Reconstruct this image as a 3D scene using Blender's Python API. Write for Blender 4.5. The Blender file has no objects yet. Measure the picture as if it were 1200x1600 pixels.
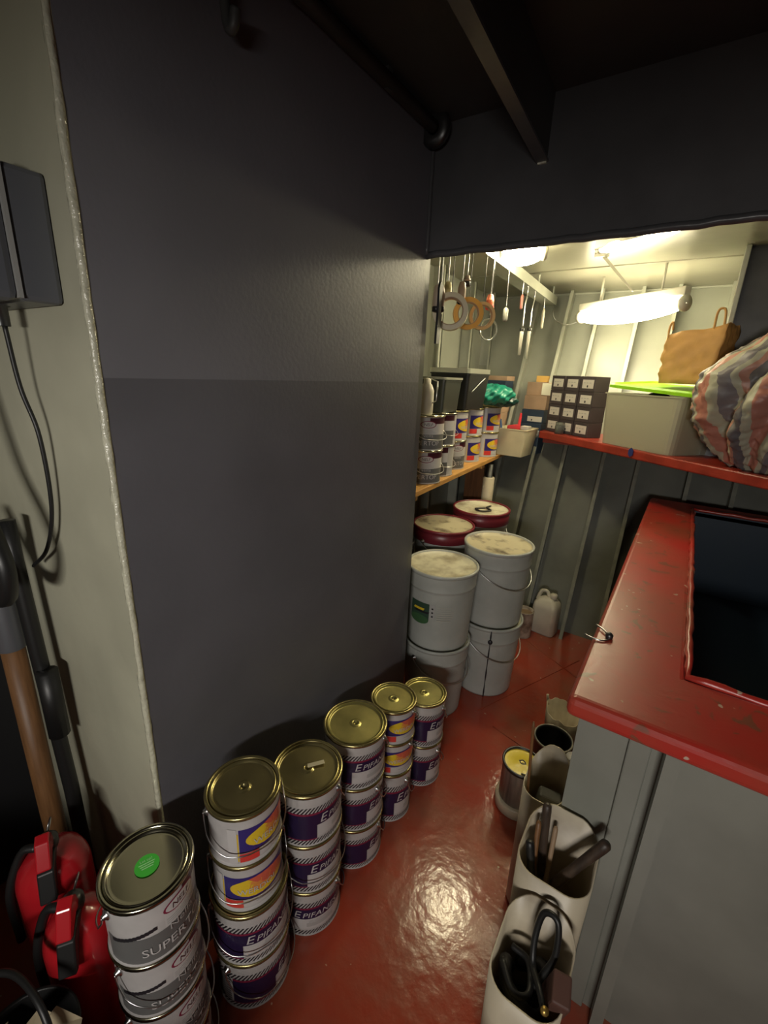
import bpy, bmesh, math, random
import numpy as np
from mathutils import Vector, Matrix
random.seed(7)
PI = math.pi
S = bpy.context.scene
COL = S.collection

# ------------------------------------------------------------------ camera
F, CH = 698.0, 1.5
def cam_axes(y=33.3, p=17.26, r=2.45):
    y, p, r = map(math.radians, (y, p, r))
    fwd = Vector((-math.sin(y)*math.cos(p), math.cos(y)*math.cos(p), -math.sin(p)))
    right = Vector((math.cos(y), math.sin(y), 0)); up = right.cross(fwd)
    return right*math.cos(r)+up*math.sin(r), up*math.cos(r)-right*math.sin(r), fwd
RT, UP, FW = cam_axes(); CP = Vector((0, 0, CH))
def on(x, y, axis, v):
    """pixel of the 1200x1600 photo -> point on the plane axis = v"""
    d = FW+RT*((x-600)/F)-UP*((y-800)/F); i = 'xyz'.index(axis)
    return CP+d*((v-CP[i])/d[i])
cd = bpy.data.cameras.new('camera'); cam = bpy.data.objects.new('camera', cd); COL.objects.link(cam)
cd.sensor_fit = 'VERTICAL'; cd.sensor_height = 24; cd.lens = 24*F/1600; cd.clip_start = .02
m = Matrix.Identity(4)
for i in range(3): m[i][0], m[i][1], m[i][2], m[i][3] = RT[i], UP[i], -FW[i], CP[i]
cam.matrix_world = m; S.camera = cam

# ------------------------------------------------------------------ world, exposure, lamp strengths
w = bpy.data.worlds.new('world'); S.world = w; w.use_nodes = True
w.node_tree.nodes['Background'].inputs[0].default_value = (.5, .55, .6, 1)
w.node_tree.nodes['Background'].inputs[1].default_value = .0
S.view_settings.view_transform = 'Standard'; S.view_settings.look = 'None'
S.view_settings.gamma = 1; S.view_settings.use_curve_mapping = False
S.view_settings.exposure = 0.0
TUBE = 36.0                       # emission of the lamps in the store room
ADDED_LAMP = 24.0                        # watts of the unseen added lamp behind the camera

# ------------------------------------------------------------------ materials
MATS = {}
def mat(name, col, rough=.5, metal=0, var=.0, vscale=8, bump=0, bscale=60, spec=.5, emit=None, coat=0, trans=0, alpha=1, col2=None, thresh=None, detail=4):
    if name in MATS: return MATS[name]
    M = bpy.data.materials.new(name); M.use_nodes = True; nt = M.node_tree; b = nt.nodes['Principled BSDF']
    b.inputs['Base Color'].default_value = (*col, 1); b.inputs['Roughness'].default_value = rough; b.inputs['Metallic'].default_value = metal
    b.inputs['Specular IOR Level'].default_value = spec; b.inputs['Coat Weight'].default_value = coat; b.inputs['Transmission Weight'].default_value = trans; b.inputs['Alpha'].default_value = alpha
    if emit: b.inputs['Emission Color'].default_value = (*emit[:3], 1); b.inputs['Emission Strength'].default_value = emit[3]
    tc = nt.nodes.new('ShaderNodeTexCoord')
    if var or col2:
        n = nt.nodes.new('ShaderNodeTexNoise'); n.inputs['Scale'].default_value = vscale; n.inputs['Detail'].default_value = detail
        nt.links.new(tc.outputs['Object'], n.inputs['Vector'])
        r = nt.nodes.new('ShaderNodeValToRGB'); e = r.color_ramp.elements
        c2 = col2 or tuple(max(0, c*(1-var)) for c in col)
        lo, hi = thresh or (.35, .65)
        e[0].position = lo; e[1].position = hi
        e[0].color = (*c2, 1); e[1].color = (*[min(1, c*(1+var*.5)) for c in col], 1)
        nt.links.new(n.outputs['Fac'], r.inputs['Fac']); nt.links.new(r.outputs['Color'], b.inputs['Base Color'])
    if bump:
        n2 = nt.nodes.new('ShaderNodeTexNoise'); n2.inputs['Scale'].default_value = bscale; n2.inputs['Detail'].default_value = 3
        nt.links.new(tc.outputs['Object'], n2.inputs['Vector'])
        bp = nt.nodes.new('ShaderNodeBump'); bp.inputs['Strength'].default_value = bump; bp.inputs['Distance'].default_value = .01
        nt.links.new(n2.outputs['Fac'], bp.inputs['Height']); nt.links.new(bp.outputs['Normal'], b.inputs['Normal'])
    MATS[name] = M; return M
def wood(name, c1, c2, rough=.5, axis='Y', scale=14):
    if name in MATS: return MATS[name]
    M = mat(name, c1, rough); nt = M.node_tree; b = nt.nodes['Principled BSDF']
    tc = nt.nodes.new('ShaderNodeTexCoord'); mp = nt.nodes.new('ShaderNodeMapping')
    s = {'X': (.6, 8, 8), 'Y': (8, .6, 8), 'Z': (8, 8, .6)}[axis]; mp.inputs['Scale'].default_value = s
    n = nt.nodes.new('ShaderNodeTexNoise'); n.inputs['Scale'].default_value = scale; n.inputs['Detail'].default_value = 6
    r = nt.nodes.new('ShaderNodeValToRGB'); r.color_ramp.elements[0].position = .3; r.color_ramp.elements[1].position = .7
    r.color_ramp.elements[0].color = (*c2, 1); r.color_ramp.elements[1].color = (*c1, 1)
    nt.links.new(tc.outputs['Object'], mp.inputs[0]); nt.links.new(mp.outputs[0], n.inputs['Vector']); nt.links.new(n.outputs['Fac'], r.inputs[0]); nt.links.new(r.outputs[0], b.inputs['Base Color'])
    return M

GREY_UP = mat('grey_wall_paint_upper', (.160, .158, .178), .42, var=.10, vscale=3, bump=.06, bscale=90)
GREY_LO = mat('grey_wall_paint_lower', (.105, .103, .117), .45, var=.14, vscale=3, bump=.06, bscale=90)
CREAM = mat('cream_paint', (.46, .45, .34), .38, var=.12, vscale=4, bump=.08, bscale=25)
CREAMB = mat('cream_paint_bead', (.50, .49, .38), .25, bump=.6, bscale=60)
DARKCEIL = mat('dark_grey_ceiling_paint', (.06, .06, .058), .5, var=.25, vscale=3, bump=.1)
DARKGREY = mat('dark_grey_paint', (.05, .05, .055), .4, var=.3)
LINTEL = mat('lintel_grey_paint', (.095, .095, .10), .3, var=.2, vscale=4, bump=.15, bscale=14)
HULLLO = mat('grey_green_lower_hull', (.135, .14, .115), .38, var=.18, vscale=5, bump=.06, bscale=14)
HULL = mat('pale_hull_paint', (.30, .31, .26), .38, var=.12, vscale=3, bump=.05, bscale=20)
RIBM = mat('pale_rib_paint', (.36, .37, .31), .35, var=.12, vscale=8)
DECKH = mat('pale_deckhead_paint', (.32, .31, .24), .3, var=.12, vscale=3, bump=.1, bscale=12)
PANEL = mat('grey_green_panel_paint', (.225, .23, .198), .35, var=.18, vscale=4, bump=.1, bscale=10)
NAVY = mat('navy_tank_paint', (.004, .015, .031), .5, var=.5, vscale=6, col2=(.007, .021, .038))
REDSH = mat('red_shelf_paint', (.32, .035, .02), .35, var=.25, vscale=10, bump=.1)
GOLD = mat('gold_lacquered_tin', (.40, .34, .15), .27, .9, var=.12, vscale=20, bump=.03, bscale=12)
GOLD2 = mat('yellow_gold_tin', (.46, .41, .15), .28, .85, var=.15, vscale=20, bump=.03, bscale=12)
SILVER = mat('bare_tin', (.52, .49, .36), .18, 1, var=.08, vscale=12)
STEEL = mat('steel_wire', (.55, .55, .55), .28, 1)
DSTEEL = mat('dark_steel', (.10, .10, .10), .35, .8, var=.3)
WHITEC = mat('white_can_paint', (.47, .45, .44), .32, var=.08, vscale=25)
PINK = mat('print_white', (.52, .50, .49), .35)
NAVYP = mat('print_navy', (.018, .010, .045), .35)
BLACKP = mat('print_black', (.02, .018, .022), .4)
MAROON = mat('print_maroon', (.20, .018, .05), .35)
REDP = mat('print_red', (.62, .05, .04), .35)
BLUEP = mat('print_blue', (.035, .025, .16), .35)
YELP = mat('print_yellow', (.72, .50, .03), .35)
ORAP = mat('print_orange', (.68, .26, .06), .35)
SALP = mat('print_salmon', (.62, .12, .07), .35)
GREYP = mat('print_grey', (.13, .13, .127), .4, var=.1)
LGREYP = mat('print_light_grey', (.40, .39, .38), .4)
GREENST = mat('green_sticker', (.06, .50, .05), .45)
DMAR = mat('print_dark_maroon', (.055, .012, .02), .35)
BUCKW = mat('white_plastic_bucket', (.42, .43, .40), .38, var=.1, vscale=10)
BLID = mat('stained_white_lid', (.60, .57, .43), .4, var=.4, vscale=11, col2=(.38, .33, .22), thresh=(.36, .56), bump=.1, detail=8)
BLIDD = mat('dark_stained_lid', (.58, .52, .35), .4, col2=(.12, .09, .06), vscale=9, thresh=(.42, .54), bump=.1, detail=9)
REDBAND = mat('dark_red_plastic', (.18, .02, .03), .35)
BLACKPL = mat('black_plastic', (.012, .012, .012), .4)
RUBBER = mat('black_rubber', (.010, .010, .010), .45)
REDEX = mat('extinguisher_red', (.42, .012, .018), .22, coat=.3)
BINW = mat('dirty_white_plastic', (.47, .41, .30), .42, var=.35, vscale=5, col2=(.28, .22, .15), thresh=(.30, .52))
SHELFW = wood('pine_plank', (.62, .34, .10), (.42, .20, .05), .45)
BROWNW = wood('dark_board', (.16, .07, .025), (.09, .035, .012), .5, 'Z')
HANDW = wood('worn_handle_wood', (.22, .105, .04), (.13, .06, .022), .5, 'Z')
HANDD = wood('dirty_handle_wood', (.07, .045, .03), (.03, .02, .015), .5, 'Z')
CARD = mat('brown_cardboard', (.42, .28, .18), .7, var=.12, vscale=10)
PAPERB = mat('kraft_paper', (.50, .27, .085), .65, var=.15, vscale=10, bump=.25, bscale=18)
LABELW = mat('label_paper', (.62, .58, .52), .6)
BOXD = mat('dark_box_card', (.055, .042, .045), .55, var=.2)
BOXB = mat('dark_blue_box_card', (.02, .04, .075), .5)
LIME = mat('lime_plastic', (.35, .75, .02), .3, trans=.25)
TUBM = mat('milky_plastic', (.52, .50, .37), .35, trans=.2, alpha=.72)
TEAL = mat('teal_plastic_film', (.015, .25, .17), .35, var=.3, bump=.3, bscale=20)
JUGM = mat('white_jug_plastic', (.60, .56, .46), .4, var=.1)
LAMPG = mat('lamp_diffuser', (.9, .88, .8), .4, emit=(1, .88, .57, TUBE))
LAMPG1 = mat('brighter_lamp_diffuser', (.9, .88, .8), .4, emit=(1, .88, .57, TUBE*3.4))
LAMPH = mat('lamp_housing', (.6, .58, .5), .4)

# red floor paint: worn, glossy, lightly hammered
def floor_mat():
    M = mat('red_floor_paint', (.25, .028, .012), .24); nt = M.node_tree; b = nt.nodes['Principled BSDF']; N = nt.nodes.new; L = nt.links.new
    tc = N('ShaderNodeTexCoord'); n = N('ShaderNodeTexNoise'); n.inputs['Scale'].default_value = 3.2; n.inputs['Detail'].default_value = 8; n.inputs['Roughness'].default_value = .65
    L(tc.outputs['Object'], n.inputs['Vector'])
    r = N('ShaderNodeValToRGB'); e = r.color_ramp.elements; e[0].position = .42; e[1].position = .66; e[0].color = (.31, .045, .022, 1); e[1].color = (.25, .075, .042, 1)
    L(n.outputs['Fac'], r.inputs[0])
    # scattered pale paint drips and dark scuffs
    n2 = N('ShaderNodeTexNoise'); n2.inputs['Scale'].default_value = 38; n2.inputs['Detail'].default_value = 2; L(tc.outputs['Object'], n2.inputs['Vector'])
    r2 = N('ShaderNodeValToRGB'); r2.color_ramp.elements[0].position = .735; r2.color_ramp.elements[1].position = .76; L(n2.outputs['Fac'], r2.inputs[0])
    mx = N('ShaderNodeMixRGB'); mx.inputs[2].default_value = (.42, .26, .18, 1); L(r2.outputs[0], mx.inputs[0]); L(r.outputs[0], mx.inputs[1]); L(mx.outputs[0], b.inputs['Base Color'])
    n3 = N('ShaderNodeTexNoise'); n3.inputs['Scale'].default_value = 26; n3.inputs['Detail'].default_value = 4; L(tc.outputs['Object'], n3.inputs['Vector'])
    bp = N('ShaderNodeBump'); bp.inputs['Strength'].default_value = .35; bp.inputs['Distance'].default_value = .004; L(n3.outputs['Fac'], bp.inputs['Height']); L(bp.outputs[0], b.inputs['Normal'])
    rr = N('ShaderNodeMapRange'); rr.inputs[1].default_value = .3; rr.inputs[2].default_value = .7; rr.inputs[3].default_value = .11; rr.inputs[4].default_value = .22; L(n.outputs['Fac'], rr.inputs[0]); L(rr.outputs[0], b.inputs['Roughness'])
    return M
def counter_mat():
    M = mat('red_counter_paint', (.34, .02, .014), .34, spec=.7); nt = M.node_tree; b = nt.nodes['Principled BSDF']; N = nt.nodes.new; L = nt.links.new
    tc = N('ShaderNodeTexCoord'); n = N('ShaderNodeTexNoise'); n.inputs['Scale'].default_value = 4; n.inputs['Detail'].default_value = 7; L(tc.outputs['Object'], n.inputs['Vector'])
    r = N('ShaderNodeValToRGB'); e = r.color_ramp.elements; e[0].position = .38; e[1].position = .68; e[0].color = (.42, .022, .016, 1); e[1].color = (.30, .065, .036, 1); L(n.outputs['Fac'], r.inputs[0])
    n2 = N('ShaderNodeTexNoise'); n2.inputs['Scale'].default_value = 16; n2.inputs['Detail'].default_value = 5; n2.inputs['Distortion'].default_value = 1.2; L(tc.outputs['Object'], n2.inputs['Vector'])
    r2 = N('ShaderNodeValToRGB'); r2.color_ramp.elements[0].position = .61; r2.color_ramp.elements[1].position = .655; L(n2.outputs['Fac'], r2.inputs[0])
    mx = N('ShaderNodeMixRGB'); mx.inputs[2].default_value = (.21, .06, .032, 1); L(r2.outputs[0], mx.inputs[0]); L(r.outputs[0], mx.inputs[1])
    n4 = N('ShaderNodeTexNoise'); n4.inputs['Scale'].default_value = 30; n4.inputs['Detail'].default_value = 2; L(tc.outputs['Object'], n4.inputs['Vector'])
    r4 = N('ShaderNodeValToRGB'); r4.color_ramp.elements[0].position = .715; r4.color_ramp.elements[1].position = .735; L(n4.outputs['Fac'], r4.inputs[0])
    mx2 = N('ShaderNodeMixRGB'); mx2.inputs[2].default_value = (.5, .36, .28, 1); L(r4.outputs[0], mx2.inputs[0]); L(mx.outputs[0], mx2.inputs[1]); L(mx2.outputs[0], b.inputs['Base Color'])
    bp = N('ShaderNodeBump'); bp.inputs['Strength'].default_value = .25; bp.inputs['Distance'].default_value = .003; L(n2.outputs['Fac'], bp.inputs['Height']); L(bp.outputs[0], b.inputs['Normal'])
    return M
FLOORM = floor_mat(); COUNTM = counter_mat()

# ------------------------------------------------------------------ mesh helpers
class MB:
    def __init__(s): s.v = []; s.f = []; s.m = []; s.sm = []
    def add(s, vs, fs, mi=0, smooth=False, M=None):
        o = len(s.v)
        for p in vs:
            p = Vector(p); s.v.append(tuple(M @ p if M else p))
        for f in fs: s.f.append([i+o for i in f]); s.m.append(mi); s.sm.append(smooth)
        return s
    def box(s, x0, x1, y0, y1, z0, z1, mi=0, M=None):
        vs = [(x, y, z) for x in (x0, x1) for y in (y0, y1) for z in (z0, z1)]
        return s.add(vs, [(0, 1, 3, 2), (4, 6, 7, 5), (0, 4, 5, 1), (2, 3, 7, 6), (0, 2, 6, 4), (1, 5, 7, 3)], mi, False, M)
    def prism(s, poly, z0, z1, mi=0, M=None):
        n = len(poly); vs = [(x, y, z0) for x, y in poly]+[(x, y, z1) for x, y in poly]
        return s.add(vs, [tuple(range(n))[::-1], tuple(range(n, 2*n))]+[(i, (i+1) % n, n+(i+1) % n, n+i) for i in range(n)], mi, False, M)
    def lathe(s, prof, seg=40, mi=0, M=None, smooth=True, cap0=False, cap1=False):
        vs = []; fs = []
        for r, z in prof:
            for k in range(seg): a = 2*PI*k/seg; vs.append((r*math.cos(a), r*math.sin(a), z))
        for j in range(len(prof)-1):
            for k in range(seg): k2 = (k+1) % seg; fs.append((j*seg+k, j*seg+k2, (j+1)*seg+k2, (j+1)*seg+k))
        if cap0: fs.append(tuple(range(seg))[::-1])
        if cap1: fs.append(tuple(range((len(prof)-1)*seg, len(prof)*seg)))
        return s.add(vs, fs, mi, smooth, M)
    def tube(s, pts, r, seg=8, mi=0, closed=False, M=None, rads=None):
        pts = [Vector(p) for p in pts]; n = len(pts); vs = []; fs = []; prev = None
        for i, p in enumerate(pts):
            a = pts[(i-1) % n] if (closed or i > 0) else p; b = pts[(i+1) % n] if (closed or i < n-1) else p
            t = (b-a).normalized()
            u = (prev-t*prev.dot(t)) if prev else t.cross(Vector((.31, .17, .93)))
            if u.length < 1e-5: u = t.orthogonal()
            u.normalize(); prev = u; q = t.cross(u); rr = rads[i] if rads else r
            for k in range(seg): an = 2*PI*k/seg; vs.append(p+u*(rr*math.cos(an))+q*(rr*math.sin(an)))
        for i in range(n if closed else n-1):
            j = (i+1) % n
            for k in range(seg): k2 = (k+1) % seg; fs.append((i*seg+k, i*seg+k2, j*seg+k2, j*seg+k))
        if not closed: fs += [tuple(range(seg))[::-1], tuple(range((n-1)*seg, n*seg))]
        return s.add(vs, fs, mi, True, M)
    def sphere(s, c, rx, ry, rz, nu=24, nv=14, mi=0, fn=None):
        vs = []; fs = []
        for j in range(nv+1):
            ph = -PI/2+PI*j/nv
            for k in range(nu):
                th = 2*PI*k/nu; d = Vector((math.cos(ph)*math.cos(th), math.cos(ph)*math.sin(th), math.sin(ph)))
                g = fn(th, ph, d) if fn else 1
                vs.append((c[0]+d.x*rx*g, c[1]+d.y*ry*g, c[2]+d.z*rz*g))
        for j in range(nv):
            for k in range(nu): k2 = (k+1) % nu; fs.append((j*nu+k, j*nu+k2, (j+1)*nu+k2, (j+1)*nu+k))
        return s.add(vs, fs, mi, True)
    def mesh(s, name, mats):
        me = bpy.data.meshes.new(name); me.from_pydata(s.v, [], s.f)
        for M in (mats if isinstance(mats, (list, tuple)) else [mats]): me.materials.append(M)
        me.polygons.foreach_set('material_index', s.m); me.polygons.foreach_set('use_smooth', s.sm); me.update()
        return me
    def build(s, name, mats, parent=None, bevel=0, loc=None, seg=2):
        return obj(name, s.mesh(name, mats), parent, bevel, loc, seg)
def obj(name, me, parent=None, bevel=0, loc=None, seg=2):
    o = bpy.data.objects.new(name, me); COL.objects.link(o)
    if parent: o.parent = parent
    if loc: o.location = loc
    if bevel:
        b = o.modifiers.new('bevel', 'BEVEL'); b.width = bevel; b.segments = seg; b.limit_method = 'ANGLE'; b.angle_limit = .6
    return o
def tag(o, label, cat, group=None):
    o['label'] = label; o['category'] = cat
    if group: o['group'] = group
    return o
def thing(name, label, cat, loc=(0, 0, 0), rz=0, group=None):
    o = bpy.data.objects.new(name, None); COL.objects.link(o); o.empty_display_size = .05
    o.location = loc; o.rotation_euler = (0, 0, rz); return tag(o, label, cat, group)
def struct(o): o['kind'] = 'structure'; return o
def smooth_line(pts, n=8):
    """Catmull-Rom through pts"""
    P = [Vector(p) for p in pts]; P = [P[0]*2-P[1]]+P+[P[-1]*2-P[-2]]; out = []
    for i in range(1, len(P)-2):
        a, b, c, d = P[i-1:i+3]
        for k in range(n):
            t = k/n; out.append(.5*((2*b)+(c-a)*t+(2*a-5*b+4*c-d)*t*t+(3*b-a-3*c+d)*t**3))
    out.append(P[-2]); return out
def rrect(x0, x1, y0, y1, r, n=5):
    out = []
    for cx, cy, a0 in ((x1-r, y1-r, 0), (x0+r, y1-r, PI/2), (x0+r, y0+r, PI), (x1-r, y0+r, 1.5*PI)):
        for k in range(n+1): a = a0+PI/2*k/n; out.append((cx+r*math.cos(a), cy+r*math.sin(a)))
    return out
TXT = {}
def text_poly(s):
    """flat letters: verts (x, y) and faces, cap height about 0.7"""
    if s not in TXT:
        c = bpy.data.curves.new('t', 'FONT'); c.body = s; c.size = 1; c.resolution_u = 3; c.fill_mode = 'FRONT' if hasattr(c, 'fill_mode') else c.fill_mode
        o = bpy.data.objects.new('t', c); COL.objects.link(o)
        dg = bpy.context.evaluated_depsgraph_get(); me = bpy.data.meshes.new_from_object(o.evaluated_get(dg))
        TXT[s] = ([(v.co.x, v.co.y) for v in me.vertices], [tuple(p.vertices) for p in me.polygons])
        bpy.data.objects.remove(o); bpy.data.curves.remove(c); bpy.data.meshes.remove(me)
    return TXT[s]
class Print(MB):
    """flat print wrapped on a cylinder of radius R: s = arc length from local +x, z = height"""
    def __init__(s, R): super().__init__(); s.R = R
    def w(s, a, z, layer): r = s.R+.0005+.0005*layer; t = a/s.R; return (r*math.cos(t), r*math.sin(t), z)
    def rect(s, a0, a1, z0, z1, mi, layer=0, lean=0):
        n = max(1, int(abs(a1-a0)/s.R/.12)+1); vs = []; fs = []
        for k in range(n+1): a = a0+(a1-a0)*k/n; vs += [s.w(a, z0, layer), s.w(a+lean, z1, layer)]
        for k in range(n): fs.append((2*k, 2*k+2, 2*k+3, 2*k+1))
        return s.add(vs, fs, mi, True)
    def hatch(s, a0, a1, z0, z1, pitch, duty, mi, layer=1, lean=.0):
        a = a0
        while a < a1: s.rect(a, a+pitch*duty, z0, z1, mi, layer, lean); a += pitch
    def text(s, t, a0, z0, size, mi, layer=2, sx=1, shear=0):
        V, Fc = text_poly(t)
        return s.add([s.w(a0+(x*sx+y*shear)*size, z0+y*size, layer) for x, y in V], Fc, mi)
    def ellipse(s, ac, zc, ra, rz, mi, layer=1, pick=None, n=24, rings=4):
        vs = [s.w(ac, zc, layer)]; fs = []; ms = []
        for j in range(1, rings+1):
            for k in range(n): t = 2*PI*k/n; vs.append(s.w(ac+ra*j/rings*math.cos(t), zc+rz*j/rings*math.sin(t), layer))
        for k in range(n): fs.append((0, 1+k, 1+(k+1) % n)); 
        for j in range(rings-1):
            for k in range(n): k2 = (k+1) % n; fs.append((1+j*n+k, 1+(j+1)*n+k, 1+(j+1)*n+k2, 1+j*n+k2))
        for q, f in enumerate(fs):
            k = q % n; j = q//n; t = 2*PI*(k+.5)/n; rr = (j+.5)/rings
            s.add([vs[i] for i in f], [tuple(range(len(f)))], pick(rr*math.cos(t), rr*math.sin(t)) if pick else mi, True)
        return s

# ------------------------------------------------------------------ the setting
WX, WY0, WY1, ZC, ZL, ZB = -.80, .36, 1.40, 2.205, 1.865, 2.07
b = MB(); b.box(-2.2, 1.7, -1.9, 3.0, -.06, 0); floor = struct(b.build('floor', FLOORM))
for p0, p1 in (((742, 1112), (905, 1032)), ((822, 1000), (905, 1062)), ((770, 1135), (850, 1190))):     # weld seams between floor plates
    a, c = on(*p0, 'z', .001), on(*p1, 'z', .001)
    MB().tube([a.lerp(c, t/10)+Vector((0, 0, random.uniform(-.0006, .0004))) for t in range(11)], .0022, 6).build('weld_seam', FLOORM, floor)
b = MB(); b.box(-2.2, 1.7, -1.9, WY1+.03, ZC, ZC+.05); ceil_ = struct(b.build('ceiling', DARKCEIL))
# grey block wall on the left, two paint tones meeting in a line at eye height
b = MB()
b.box(-1.05, WX, WY0+.012, WY1, 0, 1.474, 1); b.box(-1.05, WX, WY0+.012, WY1, 1.474, ZC, 0)
wl = struct(b.build('wall_left', [GREY_UP, GREY_LO]))
b = MB(); b.box(-2.2, WX, WY0, WY0+.012, 0, ZC); wc = struct(b.build('wall_left_return', CREAM))
pts = [(WX-.003+random.uniform(-.0004, .0004), WY0+.006+random.uniform(-.0004, .0004), 2.2*k/90) for k in range(91)]
MB().tube(pts, .007, 8, rads=[random.uniform(.0060, .0070) for _ in pts]).build('paint_bead', CREAMB, wc)
# bulkhead across, with the wide opening under the lintel
b = MB(); b.box(-2.2, WX, WY1, WY1+.03, 0, ZC); b.box(WX, 1.7, WY1, WY1+.03, ZL, ZC); b.box(1.35, 1.7, WY1, WY1+.03, 0, ZL)
bh = struct(b.build('wall_front', LINTEL))
pts = [(x, WY1+.005, ZL+random.uniform(-.002, .002)) for x in np.linspace(WX, 1.35, 60)]
MB().tube(pts, .011, 8).build('lintel_edge_bead', LINTEL, bh)
MB().tube([(WX+.004+random.uniform(-.001, .001), WY1-.004, z) for z in np.linspace(ZL, ZC, 20)], .007, 6).build('corner_weld', LINTEL, bh)
for nm, q in (('wall_right', (1.65, 1.7, -1.9, 4)), ('wall_back', (-2.2, 1.7, -1.95, -1.9)), ('wall_far_left', (-2.25, -2.2, -1.9, 1.43))):
    struct(MB().box(*q, 0, ZC).build(nm, CREAM if nm != 'wall_right' else DARKGREY))
# store room behind: left wall, deckhead, hull side with ribs
def lwx(y): return -1.27-.055*(y-1.4)
b = MB(); b.prism([(lwx(1.43), 1.43), (lwx(3.7), 3.7), (lwx(3.7)-.05, 3.7), (lwx(1.43)-.05, 1.43)], 0, ZB); lw = struct(b.build('wall_store_left', HULL))
for y in (1.95, 2.42, 2.9, 3.3):
    x = lwx(y); b = MB(); b.box(x, x+.075, y-.005, y+.005, 0, ZB); b.box(x+.067, x+.075, y-.025, y+.005, 0, ZB); b.build('rib', RIBM, lw)
b = MB(); b.box(-1.6, 1.65, WY1+.03, 3.7, ZB, ZB+.05); dk = struct(b.build('ceiling_store', DECKH))
for y in (2.05, 2.75):
    MB().tube([(-1.3, y, ZB), (1.5, y, ZB)], .006, 6).build('plate_seam', DECKH, dk)
HY0, HS = 2.70, .375
def hy(z): return HY0+HS*z
ZP = 1.165                                  # hull and rib colour is darker below this height
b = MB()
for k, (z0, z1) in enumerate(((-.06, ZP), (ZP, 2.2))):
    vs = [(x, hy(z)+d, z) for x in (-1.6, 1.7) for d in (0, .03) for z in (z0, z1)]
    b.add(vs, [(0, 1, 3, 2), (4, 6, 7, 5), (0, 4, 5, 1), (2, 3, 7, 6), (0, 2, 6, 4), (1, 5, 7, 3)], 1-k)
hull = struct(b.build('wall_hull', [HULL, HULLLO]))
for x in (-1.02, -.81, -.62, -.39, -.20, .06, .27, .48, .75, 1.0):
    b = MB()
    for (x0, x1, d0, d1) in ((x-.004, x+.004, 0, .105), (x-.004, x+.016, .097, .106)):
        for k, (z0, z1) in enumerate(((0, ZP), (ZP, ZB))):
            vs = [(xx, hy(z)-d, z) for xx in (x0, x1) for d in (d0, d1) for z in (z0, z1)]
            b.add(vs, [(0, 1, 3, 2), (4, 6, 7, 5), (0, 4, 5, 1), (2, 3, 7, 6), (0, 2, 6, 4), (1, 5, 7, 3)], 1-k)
    b.build('rib', [RIBM, mat('grey_green_lower_rib', (.21, .215, .175), .3, var=.25, vscale=14)], hull)
MB().tube([(x, hy(ZB)-.006, ZB-.006) for x in np.linspace(-1.4, 1.5, 40)], .008, 6).build('deck_weld', RIBM, hull)
# dark partition with a pale flange standing on the shelf at the right
b = MB(); b.box(.075, 1.65, 2.60, 2.62, 1.19, ZB); pr = struct(b.build('wall_partition', DARKGREY))
MB().box(.055, .075, 2.57, 2.63, 1.19, ZB).build('edge_flange', RIBM, pr, .003)
# deck beam, pipe and collar under the dark ceiling
tb = thing('ceiling_beam', 'dark flat steel beam under the ceiling, ending with a bare chipped tip at the bulkhead', 'beam', (-.461, WY1, ZC))
d = Vector((.036, -.578, 0))*3.6
b = MB(); n = Vector((-d.y, d.x, 0)).normalized()*.012
vs = [Vector((0, 0, z))+e+sg*n for sg in (-1, 1) for e in (Vector(), d) for z in (-.145, 0)]
b.add(vs, [(0, 1, 3, 2), (4, 6, 7, 5), (0, 4, 5, 1), (2, 3, 7, 6), (0, 2, 6, 4), (1, 5, 7, 3)]); b.build('web', DARKCEIL, tb, .002)
vs = [Vector((0, 0, z))+e+sg*n for sg in (-1.3, 1.3) for e in (Vector(), d) for z in (-.151, -.145)]
MB().add(vs, [(0, 1, 3, 2), (4, 6, 7, 5), (0, 4, 5, 1), (2, 3, 7, 6), (0, 2, 6, 4), (1, 5, 7, 3)]).build('lower_edge', LINTEL, tb)
MB().add([(-.012, -.006, -.155), (.012, -.006, -.155), (.008, -.012, -.128), (-.010, -.010, -.125), (-.012, .0, -.155), (.012, .0, -.155), (.008, 0, -.128), (-.010, 0, -.125)],
      [(0, 1, 2, 3), (0, 4, 5, 1), (1, 5, 6, 2), (2, 6, 7, 3), (3, 7, 4, 0)]).build('chipped_tip', CREAMB, tb)
tp = thing('ceiling_pipe', 'dark pipe along the top of the grey wall with a round collar in the corner', 'pipe', (WX, WY1, ZC))
MB().tube([(.03, -.06, -.028), (.03, -1.05, -.022), (.03, -2.6, -.022)], .017, 12).build('pipe', DARKCEIL, tp)
MB().lathe([(.018, -.012), (.044, -.012), (.047, 0), (.044, .012), (.018, .012)], 28, M=Matrix.Translation((.03, -.045, -.03)) @ Matrix.Rotation(PI/2, 4, 'X')).build('collar', DSTEEL, tp)
for k in range(3): MB().box(.026, .036, -.3-.33*k, -.28-.33*k, -.045, 0).build('clip', DARKCEIL, tp)
p = on(352, 22, 'x', -.775)
hk = thing('ceiling_hook', 'dark hook hanging from the ceiling above the grey wall', 'hook', (p.x, p.y, ZC))
MB().tube(smooth_line([(0, 0, 0), (0, 0, -(ZC-p.z)+.02), (.008, 0, -(ZC-p.z)-.02), (.02, .0, -(ZC-p.z)-.02), (.026, 0, -(ZC-p.z))]), .009, 8).build('hook', DARKCEIL, hk)
MB().lathe([(.002, 0), (.025, 0), (.025, -.008), (.002, -.008)], 20).build('plate', DARKCEIL, hk)

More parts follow.
